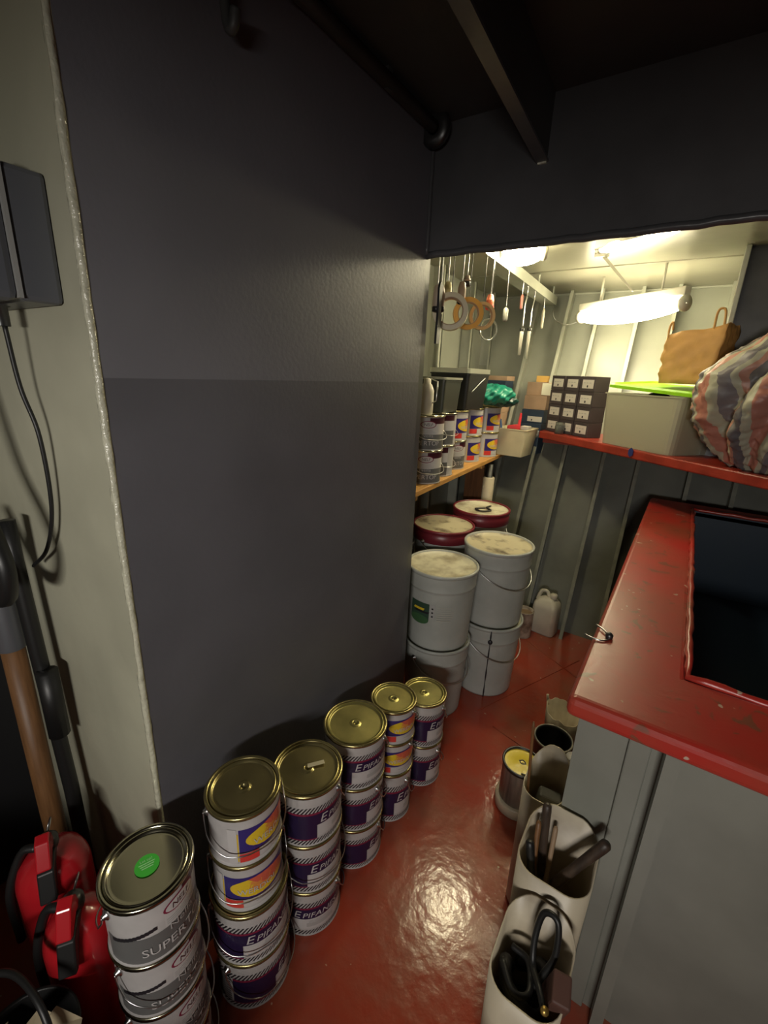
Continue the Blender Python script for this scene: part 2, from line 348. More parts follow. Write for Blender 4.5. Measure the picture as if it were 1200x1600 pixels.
# ------------------------------------------------------------------ lamps of the place
def lamp(label, a, c, r, seg=1, gap=.02, name='tube_lamp', glow=LAMPG):
    a, c = Vector(a), Vector(c); mid = (a+c)/2; t = thing(name, label, 'lamp', mid); L = (c-a).length; u = (c-a).normalized()
    R = u.to_track_quat('Z', 'Y').to_matrix().to_4x4()
    for k in range(seg):
        z0 = -L/2+L*k/seg+(gap/2 if k else 0); z1 = -L/2+L*(k+1)/seg-(gap/2 if k < seg-1 else 0); l = z1-z0
        prof = [(.001, z0)]+[(r*(math.sin(PI*(.06+.88*q/14)))**.55, z0+l*q/14) for q in range(15)]+[(.001, z1)]
        MB().lathe(prof, 20, M=R).build('diffuser', glow, t)
    top = ZB-mid.z
    h = MB(); h.box(-.02, .02, -.02, .02, -L/2-.012, L/2+.012, M=Matrix.Translation((0, 0, r*.85)) @ R); h.build('housing', LAMPH, t, .004)
    for sg in (-1, 1):
        e = u*sg*L*.3; MB().tube([e+Vector((0, 0, r*.8)), e+Vector((0, 0, top-.002))], .006, 8).build('bracket', LAMPH, t)
    for sg in (-1, 1):
        MB().lathe([(.001, -.008), (r*.55, -.008), (r*.6, .012), (.001, .012)], 16, M=Matrix.Translation(u*sg*(L/2+.004)) @ R).build('end_cap', LAMPH, t)
    return t
lamp('bright lamp partly hidden behind the lintel, above the hanging brushes', (-.812, 2.06, 2.014), (-.655, 2.14, 2.014), .050, glow=LAMPG1)
lamp('bright two-part lamp high under the ceiling at the top right of the opening', (-.425, 2.12, 2.0), (-.135, 1.915, 2.0), .022, 2)
lamp('long bright lamp hanging low in front of the pale ribbed hull', (-.66, 3.08, 1.87), (-.131, 2.68, 1.87), .062)
# unseen lamp added behind the camera to light the foreground
LZ = 1.45
wlp = thing('added_lamp', 'unseen added lamp with a visor on a stand behind the photographer', 'lamp', (.30, -1.15, 0))
dirv = Vector((-.55, .75, -.10)).normalized(); RQ = dirv.to_track_quat('-Z', 'Y'); LM = Matrix.Translation((0, 0, LZ)) @ RQ.to_matrix().to_4x4()
MB().box(-.25, .25, -.075, .066, .004, .09, M=LM).build('head', BLACKPL, wlp, .006)
MB().box(-.34, .34, .067, .071, -.25, .09, M=LM).build('visor', BLACKPL, wlp)  # visor shaped to cut the light off the upper wall
MB().tube([(0, 0, .02), (0, 0, LZ-.07)], .014, 10).build('stand_pole', DSTEEL, wlp)
for k in range(3):
    a = 2*PI*k/3+.4; MB().tube([(0, 0, .35), (.26*math.cos(a), .26*math.sin(a), .01)], .010, 8).build('stand_leg', DSTEEL, wlp)
ld = bpy.data.lights.new('added_lamp_bulb', 'AREA'); ld.shape = 'RECTANGLE'; ld.size = .46; ld.size_y = .12; ld.energy = ADDED_LAMP; ld.color = (1, .95, .88)
lo = bpy.data.objects.new('bulb', ld); COL.objects.link(lo); lo.parent = wlp; lo.rotation_euler = RQ.to_euler(); lo.location = Vector((0, 0, LZ))
# thin steel strap hanging beside the upper lamp
p0, p1 = on(945, 372, 'y', 2.5), on(988, 455, 'y', 2.62)
t = thing('hanging_strap', 'thin shiny steel strap hanging between the two bright lamps', 'strap', (p0.x, p0.y, ZB))
pa, pb = Vector((0, 0, 0)), p1-Vector((p0.x, p0.y, ZB)); pm = pa.lerp(pb, .3)
b = MB(); sd = Vector((.83, .55, 0))*.011
vs = [q+sg*sd*(1 if q != pb else .5)+Vector((0, o, 0)) for q in (pa, pm, pb) for sg in (-1, 1) for o in (0, .004)]
fs = []
for k in (0, 4): fs += [(k, k+2, k+6, k+4), (k+1, k+5, k+7, k+3), (k, k+4, k+5, k+1), (k+2, k+3, k+7, k+6)]
b.add(vs, fs+[(0, 1, 3, 2), (8, 10, 11, 9)]); b.build('strap', mat('lit_strap_white', (.75, .72, .6), .3), t)  # white colour stands for lamp light caught by the steel
MB().box(-.03, .03, -.02, .02, -.012, 0).build('mount', LAMPH, t, .003)

# ------------------------------------------------------------------ red-topped trunk (counter)
ZT = .92
ct = thing('hatch_trunk', 'red-topped grey steel trunk with an open navy well at the right', 'counter', (.6, 1.8, 0))
X0, X1, Y0, Y1 = -.088, 1.5, .806, 2.745; HX0, HX1, HY_0, HY_1 = .105, 1.32, 1.018, 2.62
o_ = Vector((-.6, -1.8, 0))
def cm(mb, name, M_, bev=0): 
    mb.v = [tuple(Vector(v)+o_) for v in mb.v]; return mb.build(name, M_, ct, bev)
b = MB(); O = [(X0, Y0), (X1, Y0), (X1, Y1), (X0+.0, Y1)]; I = [(HX0, HY_0), (HX1, HY_0), (HX1, HY_1), (HX0, HY_1)]
vs = [(x, y, z) for z in (ZT, ZT-.045) for R in (O, I) for x, y in R]; fs = []
for k in range(4):
    j = (k+1) % 4; fs += [(k, j, 4+j, 4+k), (8+j, 8+k, 12+k, 12+j), (k, 8+k, 8+j, j), (4+j, 12+j, 12+k, 4+k)]
b.add(vs, fs); top = cm(b, 'top_plate', COUNTM, .014); top.modifiers['bevel'].segments = 4
pts = []
for k in range(4):
    a, c = Vector((*I[k], ZT+.001)), Vector((*I[(k+1) % 4], ZT+.001))
    for q in range(40): pts.append(a.lerp(c, q/40)+Vector((random.uniform(-.0018, .0018), random.uniform(-.0018, .0018), random.uniform(-.0015, .0015))))
b = MB().tube(pts, .008, 8, closed=True, rads=[random.uniform(.0065, .0095) for _ in pts]); b.v = [tuple(Vector(v)+o_) for v in b.v]; b.build('weld_lip', COUNTM, top)
ZW = .50; b = MB()
b.add([(x, y, z) for z in (ZT-.002, ZW) for x, y in I], [(0, 1, 5, 4), (1, 2, 6, 5), (2, 3, 7, 6), (3, 0, 4, 7), (4, 5, 6, 7)])
b.add([(x+sx*.006, y+sy*.006, z) for z in (ZT-.002, ZW-.006) for (x, y), (sx, sy) in zip(I, ((-1, -1), (1, -1), (1, 1), (-1, 1)))], [(1, 0, 4, 5), (2, 1, 5, 6), (3, 2, 6, 7), (0, 3, 7, 4), (7, 6, 5, 4)])
well = cm(b, 'well', NAVY)
PY = .905
b = MB().box(-.068, 1.45, PY, PY+.008, 0, ZT-.045); fp = cm(b, 'front_panel', PANEL)
b = MB().box(-.068, -.06, PY+.008, 2.66, 0, ZT-.045); cm(b, 'side_panel', PANEL)
b = MB().box(-.06, 1.45, 2.65, 2.66, 0, ZT-.045); cm(b, 'rear_panel', PANEL)
xr = on(1043, 1180, 'y', PY-.02).x
b = MB(); b.box(xr-.005, xr+.005, PY-.045, PY, 0, ZT-.045); b.box(xr-.005, xr+.02, PY-.05, PY-.042, 0, ZT-.045); b.v = [tuple(Vector(v)+o_) for v in b.v]; b.build('stiffener', PANEL, fp)
xr2 = on(1003, 1165, 'y', PY-.02).x
b = MB().box(xr2-.022, xr2+.018, PY-.012, PY, 0, ZT-.045); b.v = [tuple(Vector(v)+o_) for v in b.v]; b.build('flat_strip', PANEL, fp, .003)
p = on(947, 998, 'z', ZT)
wb = thing('wire_clip', 'bent grey wire scrap lying on the red counter edge', 'wire', (p.x, p.y, ZT))
MB().tube(smooth_line([(-.03, .05, .003), (-.012, .03, .006), (.004, .012, .004), (.008, .0, .003), (-.006, -.02, .003), (-.03, -.022, .003), (-.045, -.01, .0)], 6), .0022, 6).build('wire', STEEL, wb)
MB().lathe([(.001, 0), (.008, 0), (.009, .008), (.004, .014), (.001, .014)], 14, M=Matrix.Translation((.005, .006, .001))).build('end_bead', DSTEEL, wb)

# ------------------------------------------------------------------ paint cans
CACHE = {}
def can_meshes(kind, r, h):
    key = (kind, r, h)
    if key in CACHE: return CACHE[key]
    D = {}
    D['body'] = MB().lathe([(r-.006, .004), (r-.001, 0), (r+.001, .003), (r-.002, .006), (r-.002, .010), (r-.002, h-.010), (r-.002, h-.007)], 48, cap0=True).mesh('body', WHITEC)
    D['rim'] = MB().lathe([(r-.003, h-.009), (r+.0025, h-.0085), (r+.003, h-.003), (r+.001, h), (r-.004, h), (r-.006, h-.004)], 48).mesh('rim', SILVER if kind == 'nelf' else GOLD)
    D['lid'] = MB().lathe([(r-.006, h-.006), (r-.009, h-.001), (r-.012, h-.001), (r-.014, h-.006), (r-.016, h-.0066), (r-.018, h-.007), (r-.020, h-.007), (.019, h-.007), (.017, h-.0068), (.014, h-.0045), (.009, h-.0045), (.007, h-.0055), (.0055, h-.010), (.001, h-.011)] if kind != 'nelf' else
                          [(r-.006, h-.006), (r-.009, h-.001), (r-.012, h-.001), (r-.014, h-.006), (r-.016, h-.0066), (r-.018, h-.007), (r-.020, h-.007), (.001, h-.007)], 48).mesh('lid', SILVER if kind == 'nelf' else GOLD)
    R = r-.002; P = Print(R); dg = PI/180*R
    if kind == 'epif':
        mats = [PINK, BLACKP, NAVYP, MAROON, LGREYP]
        P.hatch(-118*dg, 118*dg, .645*h, .75*h, .0098, .52, 1, 0, .014)
        P.rect(-75*dg, 118*dg, .60*h, .645*h, 3, 1); P.rect(-75*dg, 118*dg, .40*h, .61*h, 2, 2)
        P.rect(-75*dg, -8*dg, .15*h, .41*h, 2, 2); P.rect(-75*dg, -8*dg, .125*h, .155*h, 3, 1)
        P.rect(-6*dg, 90*dg, .17*h, .395*h, 0, 1); P.rect(20*dg, 70*dg, .22*h, .30*h, 4, 2)
        for k in range(3): P.rect(24*dg, (80-8*k)*dg, (.345-.03*k)*h, (.355-.03*k)*h, 4, 2)
        P.hatch(-118*dg, 118*dg, .03*h, .125*h, .0098, .52, 1, 0, .014)
        z = .10*h
        while z < .62*h: P.rect(-118*dg, -80*dg, z, z+.004, 1, 0); z += .0085
        k = h*.22; P.text('E', -4*dg, .43*h, k, 0, 3, 1.05, .22); P.text('PIFANES', -4*dg+k*.66, .435*h, k*.72, 0, 3, 1.05, .22)
    elif kind == 'werdol':
        mats = [PINK, BLUEP, YELP, ORAP, REDP, SALP, LGREYP]
        P.rect(0, 118*dg, .26*h, .74*h, 1, 0)
        for k in range(8): P.rect((118-2)*dg, 118*dg, (.26+.06*k)*h, (.30+.06*k)*h, 1, 0)
        pick = lambda x, y: 2 if x < -.35 or y < -.45 else (3 if (x+.5*y) < .05 else (5 if y > -.15 else 3))
        P.ellipse(62*dg, .50*h, 52*dg, .205*h, 2, 1, pick, 28, 6)
        for k in range(5): P.rect((40+16*k)*dg, (41.5+16*k)*dg, .46*h, .62*h, 3, 2, .006)
        P.text('WERDOL', 22*dg, .385*h, .155*h, 0, 3, 1.0)
        P.rect(0, 30*dg, .08*h, .25*h, 4, 0); P.rect(32*dg, 118*dg, .09*h, .24*h, 0, 0); P.rect(50*dg, 95*dg, .15*h, .17*h, 6, 1)
        P.rect(-14*dg, -1*dg, .10*h, .66*h, 2, 0); P.rect(-17*dg, -3*dg, .06*h, .76*h, 0, 1)
    else:
        mats = [PINK, GREYP, BLACKP, DMAR, LGREYP, MAROON]
        P.rect(-70*dg, 170*dg, .03*h, .46*h, 1, 0)
        n = 12
        for k in range(n): P.rect((-60+k*5)*dg, (-55+k*5)*dg, (.40+.012*k)*h, (.455+.012*k)*h, 2, 1)
        P.rect(38*dg, 170*dg, .76*h, .93*h, 3, 0); P.rect(10*dg, 170*dg, .46*h, .76*h, 0, 0)
        P.ellipse(34*dg, .74*h, 25*dg, .105*h, 5, 1); P.ellipse(34*dg, .74*h, 22*dg, .085*h, 0, 2)
        P.text('NELF', 20*dg, .70*h, .12*h, 3, 3, .95, .1)
        P.text('Nelfa', 14*dg, .385*h, .14*h, 4, 3, 1.15); P.text('SUPERTOP', -22*dg, .15*h, .19*h, 0, 3, 1.0)
        for k in range(3): P.rect(12*dg, (60-6*k)*dg, (.50+.035*k)*h, (.512+.035*k)*h, 4, 1)
    D['label'] = P.mesh('label', mats)
    D['ear'] = MB().lathe([(.001, 0), (.010, 0), (.010, .003), (.005, .006), (.005, .009), (.001, .010)], 14, M=Matrix.Translation((0, r-.0025, .80*h)) @ Matrix.Rotation(-PI/2, 4, 'X')).mesh('ear', STEEL)
    D['ear2'] = MB().lathe([(.001, 0), (.010, 0), (.010, .003), (.005, .006), (.005, .009), (.001, .010)], 14, M=Matrix.Translation((0, -r+.0025, .80*h)) @ Matrix.Rotation(PI/2, 4, 'X')).mesh('ear', STEEL)
    key_ = [(-90, .80), (-88, .70), (-76, .50), (-40, .34), (0, .30), (40, .34), (76, .50), (88, .70), (90, .80)]
    pts = []
    for (a0, z0), (a1, z1) in zip(key_, key_[1:]):
        for q in range(5):
            t = q/5; a = math.radians(a0+(a1-a0)*t); z = (z0+(z1-z0)*t)*h; rr = r+.007+.006*math.sin(min(1, abs(a)/(PI/2))*PI)
            pts.append((rr*math.cos(a), rr*math.sin(a), z))
    pts.append((0, r+.007, .8*h))
    D['bail'] = MB().tube(pts, .0016, 6).mesh('bail', STEEL)
    CACHE[key] = D; return D
def can(kind, r, h, x, y, z, label, turn=0, hturn=20, group=None, bail=True, lidmat=None):
    az = math.atan2(-y, -x)
    t = thing('paint_can', label, 'paint can', (x, y, z), az, group); D = can_meshes(kind, r, h)
    bd = obj('body', D['body'], t); lb = obj('label', D['label'], bd); lb.rotation_euler.z = math.radians(turn)
    obj('rim', D['rim'], t); l = obj('lid', D['lid'], t)
    if lidmat:
        l.data = l.data.copy(); l.data.materials[0] = lidmat
    if bail:
        hb = obj('bail', D['bail'], t); e1 = obj('ear', D['ear'], t); e2 = obj('ear', D['ear2'], t)
        for q in (hb, e1, e2): q.rotation_euler.z = math.radians(hturn)
    return t, l
def green_sticker(l, h, r):
    b = MB(); b.lathe([(.001, h-.0052), (r*.27, h-.0050)], 28)
    s = b.build('sticker', GREENST, l); s['label'] = 'round green sticker with white lines of print'
    V, Fc = text_poly('Let op!'); M_ = Matrix.Translation((-.004, .0, h-.0046)) @ Matrix.Rotation(math.radians(90), 4, 'Z')
    q = MB(); q.add([((x-1.5)*.0075, y*.0075+.004, 0) for x, y in V], Fc, 0, False, M_)
    for k in range(3): q.add([((-.014+.002*k), -.001-.0045*k, 0), (.014-.002*k, -.001-.0045*k, 0), (.014-.002*k, .0008-.0045*k, 0), (-.014+.002*k, .0008-.0045*k, 0)], [(0, 1, 2, 3)], 0, False, M_)
    q.build('sticker_print', mat('sticker_white_print', (.45, .8, .42), .5), l)
    s.location.z = 0
E_, W_, N_ = 'epif', 'werdol', 'nelf'
PN = {E_: 'navy striped can', W_: 'yellow oval can', N_: 'white and grey can'}
def stack(x, y, spec, name, group):
    """spec from the bottom up: (kind, r, h, turn, hturn, lid)"""
    z = 0; n = len(spec); out = None
    for i, (k, r, h, tn, ht, lm) in enumerate(spec):
        pos = ['topmost', 'second from the top', 'third from the top', 'lowest'][n-1-i] if n-1-i < 3 or i else 'lowest'
        if i == 0: pos = 'lowest'
        lab = PN[k]+', '+pos+' in '+name
        out = can(k, r, h, x, y, z, lab, tn, ht, group, True, lm); z += h+.0006
    return out
G = 'stacked paint cans along the grey wall'
_, l1 = stack(-.684, .275, [(N_, .080, .1485, 0, 28, None)]*3+[(N_, .080, .1485, 0, 205, None)], 'the nearest stack, beside the extinguishers', G)
green_sticker(l1, .1485, .080)
stack(-.663, .484, [(E_, .090, .165, 38, 45, None), (E_, .090, .163, -8, 12, None), (W_, .080, .140, -42, 5, None), (W_, .080, .140, -12, 12, GOLD)], 'the second stack from the camera', G)
stack(-.650, .676, [(E_, .090, .168, -25, 150, None), (E_, .090, .168, 5, 30, None), (E_, .090, .168, 22, 150, None)], 'the third stack, with tape on its lid', G)
stack(-.656, .891, [(E_, .094, .162, 38, 150, None), (E_, .094, .162, 34, 140, None), (E_, .094, .164, 4, 160, GOLD2)], 'the fourth stack from the camera', G)
stack(-.637, 1.078, [(E_, .078, .206, 25, 140, GOLD2), (W_, .076, .128, -28, 150, None), (W_, .076, .128, -18, 155, GOLD2)], 'the narrow fifth stack from the camera', G)
stack(-.618, 1.270, [(E_, .081, .186, 30, 145, GOLD2), (E_, .081, .184, 24, 155, GOLD2)], 'the two-can stack before the white buckets', G)
# slip of tape on the third stack's lid
p = on(494, 1192, 'z', .506)
ts = tag(MB().box(-.022, .022, -.006, .006, 0, .0006).build('tape_slip', mat('clear_tape', (.5, .45, .30), .3), loc=(p.x, p.y, .5036)), 'small rumpled slip of tape on a gold can lid', 'tape'); ts.rotation_euler.z = .95

# ------------------------------------------------------------------ big buckets
def bucket(x, y, z, h, rb, rt, label, lidm=BLID, band=None, wall=BUCKW, lid=True, art=False, drip=False, bail=True, group='white buckets behind the grey wall', name='bucket'):
    t = thing(name, label, 'bucket', (x, y, z), math.atan2(-y, -x), group)
    def R(q): return rb+(rt-rb)*q
    prof = [(rb-.01, .004), (rb, 0)]+[(R(q), q*h) for q in (.02, .3, .6, .74)]+[(R(.77), .775*h), (R(.78)+.003, .782*h), (R(.79)+.003, .79*h), (R(.80)+.0015, .80*h), (R(.88)+.0015, .88*h), (R(.93)+.0015, .93*h), (R(.97), .97*h)]
    body = MB().lathe(prof, 48, cap0=True).build('body', wall, t)
    MB().lathe([(rt-.004, .955*h), (rt+.005, .96*h), (rt+.006, h-.003), (rt+.003, h), (rt-.004, h), (rt-.006, h-.008)], 48).build('rim', band or wall, t)
    if band: MB().lathe([(R(.93)+.002, .82*h), (R(.93)+.004, .825*h), (R(.96)+.004, .95*h), (R(.96)+.001, .955*h)], 48).build('band', band, body)
    if lid: MB().lathe([(rt-.005, h-.006), (rt-.012, h-.012), (rt-.05, h-.013), (.001, h-.011)], 48).build('lid', lidm, t)
    else: MB().lathe([(rt-.006, h-.006), (rb-.006, .02), (.001, .02)], 48).build('inside', wall, t)
    if bail:
        pts = []
        for a in np.linspace(-PI/2, PI/2, 25):
            pts.append(((rt+.009)*math.cos(a), (rt+.009)*math.sin(a), h*(.83-.30*math.cos(a)**.8 if abs(a) < 1.57 else .83)))
        bl = MB().tube(pts, .0025, 6).build('bail', STEEL, t); bl.rotation_euler.z = .9
        for sg in (-1, 1):
            e = MB().lathe([(.001, 0), (.013, 0), (.012, .006), (.006, .008), (.006, .014), (.001, .015)], 14, M=Matrix.Translation((0, sg*(rt-.004), h*.83)) @ Matrix.Rotation(-sg*PI/2, 4, 'X')).build('ear', STEEL, t); e.rotation_euler.z = .9
    if art:
        P = Print(R(.5)+.0035); dg = PI/180*P.R
        P.rect(-52*dg, -16*dg, .40*h, .62*h, 1, 0); P.ellipse(-34*dg, .40*h, 18*dg, .06*h, 2, 1); P.rect(-46*dg, -26*dg, .52*h, .55*h, 3, 1, .006); P.rect(-44*dg, -18*dg, .49*h, .515*h, 0, 1, .008)
        P.rect(-14*dg, -6*dg, .44*h, .62*h, 4, 0)
        for k in range(3): P.rect(-12*dg, -9*dg, (.46+.05*k)*h, (.48+.05*k)*h, 0, 1)
        for k in range(7): P.rect(-3*dg, (20+(k*7) % 5)*dg, (.42+.028*k)*h, (.432+.028*k)*h, 5, 0)
        P.build('label', [BLACKP, mat('print_dark_green', (.035, .07, .045), .4), mat('print_mid_green', (.05, .12, .05), .4), YELP, LGREYP, mat('print_faint_text', (.44, .43, .38), .5)], body)
    if drip:
        b = MB(); P = Print(1)
        vs = []; 
        for q in np.linspace(.0, .98, 14): vs.append((q, R(q)+.004+(.002 if .74 < q < .9 else 0)))
        pts = [Vector((rr*math.cos(.10), rr*math.sin(.10), q*h)) for q, rr in vs]
        b.tube(pts, .0032, 6, rads=[.003+.0012*math.sin(i*1.7) for i in range(len(pts))]); b.sphere((pts[-3].x+.001, pts[-3].y, pts[-3].z), .008, .011, .012); d_ = b.build('paint_drip', BLACKP, body); d_['label'] = 'black paint drip'
    return t
bucket(-.770, 1.662, 0, .358, .132, .148, 'white bucket under another one, beside the end of the grey wall')
bucket(-.770, 1.662, .359, .358, .138, .152, 'white lidded bucket with a green printed label, on top by the wall end', art=True, bail=False)
bucket(-.627, 1.956, 0, .382, .138, .154, 'white bucket with a long black drip, under the right lidded bucket', drip=True)
bucket(-.627, 1.956, .383, .378, .142, .157, 'white lidded bucket with a brown stained lid, on top at the right', BLIDD)
bucket(-.948, 2.012, 0, .385, .128, .155, 'lower bucket under the red-rimmed bucket below the plank', bail=False)
bucket(-.948, 2.012, .386, .385, .128, .155, 'red-rimmed bucket with a blotched yellow lid below the plank', BLIDD, REDBAND)
bucket(-.873, 2.330, 0, .400, .128, .155, 'lower bucket under the farthest bucket below the plank', bail=False)
tB = bucket(-.873, 2.330, .401, .400, .128, .155, 'farthest bucket with dark red band and a black smear on its lid', BLID, REDBAND)
P = Print(.152); P.text('IAN GO', -.05, .55*.40, .05, 0, 2, 1.0); P.build('label', [BLACKP], tB)
sm = MB(); sm.tube(smooth_line([(-.07, .05, 0), (-.02, .03, .003), (.03, .05, .004), (.06, .0, .004), (.02, -.03, .003), (-.01, .02, .002)], 8), .007, 6); s_ = sm.build('black_smear', BLACKP, tB, loc=(0, 0, .392)); s_.scale.z = .5
bucket(-1.105, 1.75, 0, .72, .10, .115, 'tall dark-lidded drum half hidden by the wall end', BLIDD, BLACKPL, bail=False, name='drum')
tw = thing('white_tube', 'upright white tube standing behind the farthest bucket', 'tube', (-.97, 2.66, 0))
MB().lathe([(.001, 0), (.036, 0), (.036, .90), (.030, .905), (.001, .9)], 24).build('tube_body', BINW, tw); MB().lathe([(.001, .985), (.02, .985), (.022, .905), (.034, .9)], 24).build('cap', BLACKPL, tw)

# jug and small tin on the floor at the hull
p = on(850, 950, 'z', 0)
jg = thing('plastic_jug', 'white plastic jug with a moulded handle standing by the hull', 'jug', (-.495, 2.625, 0), 1.45)
b = MB(); secs = [(.0, .92), (.01, 1), (.17, 1), (.20, .93), (.225, .68), (.24, .30)]
n = 28; vs = []; fs = []
for z, s in secs: vs += [(x*s, y*s, z) for x, y in rrect(-.058, .058, -.075, .075, .03, 6)]
n = len(rrect(-.058, .058, -.075, .075, .03, 6))
for j in range(len(secs)-1): fs += [(j*n+k, j*n+(k+1) % n, (j+1)*n+(k+1) % n, (j+1)*n+k) for k in range(n)]
b.add(vs, fs+[tuple(range(n))[::-1], tuple(range((len(secs)-1)*n, len(secs)*n))], 0, True); b.build('body', JUGM, jg)
MB().lathe([(.018, .235), (.02, .24), (.021, .262), (.017, .266), (.001, .266)], 18, M=Matrix.Translation((0, -.03, 0))).build('cap', JUGM, jg)
MB().tube(smooth_line([(0, -.005, .235), (0, .012, .268), (0, .045, .262), (0, .066, .20)], 6), .011, 8).build('handle', JUGM, jg)
p = on(831, 962, 'z', 0)
t = thing('small_tin', 'small open tin with paint runs beside the white jug', 'tin', (-.592, 2.50, 0))
MB().lathe([(.05, 0), (.052, .003), (.052, .165), (.054, .168), (.052, .171), (.048, .168), (.048, .02), (.001, .02)], 32, cap0=True).build('body', mat('streaked_tin', (.45, .40, .32), .5, var=.5, vscale=18, col2=(.15, .10, .07)), t)
MB().lathe([(.047, .15), (.001, .15)], 28).build('paint_skin', mat('brown_paint_skin', (.25, .17, .10), .4), t)

# ------------------------------------------------------------------ cans on the floor at the trunk, cut jerrycans
DT = wood('dribbled_white_tin', (.52, .48, .40), (.10, .09, .08), .4, 'Z', 5)
t = thing('paint_tin', 'dribbled paint tin full of bright yellow paint', 'paint tin', (-.251, 1.355, 0))
MB().lathe([(.066, .0415), (.066, .185), (.0685, .186), (.069, .191), (.066, .193), (.062, .190), (.062, .178)], 40, cap0=True).build('body', DT, t)
MB().lathe([(.072, 0), (.078, .002), (.078, .030), (.075, .040), (.060, .041), (.001, .041)], 36, cap0=True).build('stuck_base_lid', BINW, t)
MB().lathe([(.0665, .182), (.0695, .183), (.0700, .192), (.0665, .1945), (.0625, .193), (.061, .188)], 40).build('rim', DSTEEL, t)
MB().lathe([(.062, .186), (.02, .186), (.012, .189), (.001, .187)], 36).build('yellow_paint', mat('wet_yellow_paint', (.85, .66, .06), .25, bump=.15, bscale=30), t)
for k, q in enumerate([[(.012, -.05), (.03, -.045), (.048, -.03)], [(-.012, 0), (.0, .01), (.012, 0), (0, -.008), (-.008, -.002)], [(.03, .035), (.036, .03), (.04, .02)]]):
    MB().tube(smooth_line([(x, y, .188) for x, y in q], 5), .0025, 6).build('smudge', BLACKP, t)
t = thing('black_tin', 'open tin with black inside standing behind the cut jerrycans', 'paint tin', (-.196, 1.603, 0))
MB().lathe([(.068, 0), (.07, .004), (.07, .128), (.0725, .13), (.072, .136), (.067, .136), (.066, .12), (.066, .03), (.001, .03)], 36, cap0=True).build('body', BLACKPL, t)
MB().lathe([(.0725, .127), (.0745, .129), (.074, .137), (.070, .137)], 36).build('rim', DT, t)
p = on(880, 1120, 'z', .14)
t = thing('cut_tub', 'dirty white plastic tub with a torn rim behind the black tin', 'tub', (p.x-.0, p.y+.03, 0), .5)
b = MB(); n = 40; vs = []; fs = []
for ring, (r0, z0) in enumerate([(.07, 0), (.078, .14), (.074, .14), (.066, .01)]):
    for k in range(n):
        a = 2*PI*k/n; zz = z0+(.025*max(0, math.cos(a-2.6))**3+.006*math.sin(5*a)+.004*math.sin(11*a) if ring in (1, 2) else 0); vs.append((r0*math.cos(a), r0*math.sin(a), zz))
for j in range(3): fs += [(j*n+k, j*n+(k+1) % n, (j+1)*n+(k+1) % n, (j+1)*n+k) for k in range(n)]
b.add(vs, fs+[tuple(range(n))[::-1], tuple(range(3*n, 4*n))], 0, True); b.build('body', BINW, t)
MB().tube([(-.06, .045, .14), (-.066, .05, .185)], .006, 8).build('torn_tab', BINW, t)
t = thing('spray_tin', 'narrow tin with yellow printed label beside the trunk', 'tin', (-.105, 1.52, 0), -2)
MB().lathe([(.03, 0), (.031, .004), (.031, .15), (.028, .16), (.024, .165), (.001, .166)], 28, cap0=True).build('body', WHITEC, t)
P = Print(.031); P.rect(-.05, .05, .02, .14, 0, 0); P.ellipse(0, .08, .02, .03, 1, 1); P.rect(-.04, .04, .11, .13, 2, 1); P.build('label', [BLACKP, YELP, REDP], t)

def cut_can(x0, x1, y0, y1, h, label, slope=0, rise=0, name='cut_jerrycan'):
    cx, cy = (x0+x1)/2, (y0+y1)/2; t = thing(name, label, 'container', (cx, cy, 0), 0, 'cut-open jerrycans beside the trunk')
    a, c = (x1-x0)/2, (y1-y0)/2; ring = rrect(-a, a, -c, c, .045, 7); n = len(ring); vs = []; fs = []
    for (s, z, top) in ((.90, 0, 0), (.93, .01, 0), (.96, .5, 2), (1, 1, 1), (.955, 1, 1), (.90, .5, 2), (.86, .015, 0)):
        for x, y in ring:
            zt = h+slope*(y/c)*.5+rise*(max(0, y/c)**2)*(1-.55*(x/a)**2)
            vs.append((x*s, y*s, z if not top else (zt if top == 1 else zt*.5)))
    for j in range(6): fs += [(j*n+k, j*n+(k+1) % n, (j+1)*n+(k+1) % n, (j+1)*n+k) for k in range(n)]
    MB().add(vs, fs+[tuple(range(n))[::-1], tuple(range(6*n, 7*n))], 0, True).build('body', BINW, t)
    return t
t1 = cut_can(-.110, .024, .560, .728, .455, 'nearest cut-open jerrycan, full of black hoses', .02, .03)
t2 = cut_can(-.123, .027, .736, .893, .53, 'second cut-open jerrycan, holding wooden-handled tools', .01, .035)
t3 = cut_can(-.182, -.074, 1.0, 1.155, .44, 'third cut-open jerrycan, with a grey block inside', .01, .05)
tag(MB().box(-.03, .03, -.018, .018, 0, .12).build('grey_block', mat('grey_foam', (.12, .12, .11), .7), None, .006, (-.132, 1.085, .28)), 'dark grey block inside the third cut jerrycan', 'block').rotation_euler = (.1, .15, .25)
# hoses and tools in them
def hose(label, pts, r=.009, mt=RUBBER, ends=True, name='hose'):
    q = smooth_line(pts, 8); c = Vector(q[0]); t = thing(name, label, 'hose', c, 0, 'black hoses in the nearest cut jerrycan')
    MB().tube([v-c for v in q], r, 10).build('hose_tube', mt, t)
    if ends:
        MB().tube([(0, 0, 0), Vector(q[0])-Vector(q[1])+Vector((0, 0, .008))], r*1.15, 10).build('end_fitting', mat('brass', (.5, .33, .09), .35, .8), t)
    return t
hose('black hose standing up in a loop from the nearest cut jerrycan', [(-.005, .585, .445), (-.02, .61, .445), (-.04, .645, .435), (-.048, .672, .47), (-.042, .69, .515), (-.016, .685, .52), (-.008, .662, .47), (-.02, .645, .43), (-.03, .63, .40)], .006)
hose('thick black hose coiled at the left of the nearest cut jerrycan', [(-.085, .68, .33), (-.088, .64, .40), (-.07, .605, .40), (-.02, .60, .38), (.0, .64, .365), (-.02, .69, .375), (-.07, .695, .33)], .0125, ends=False)
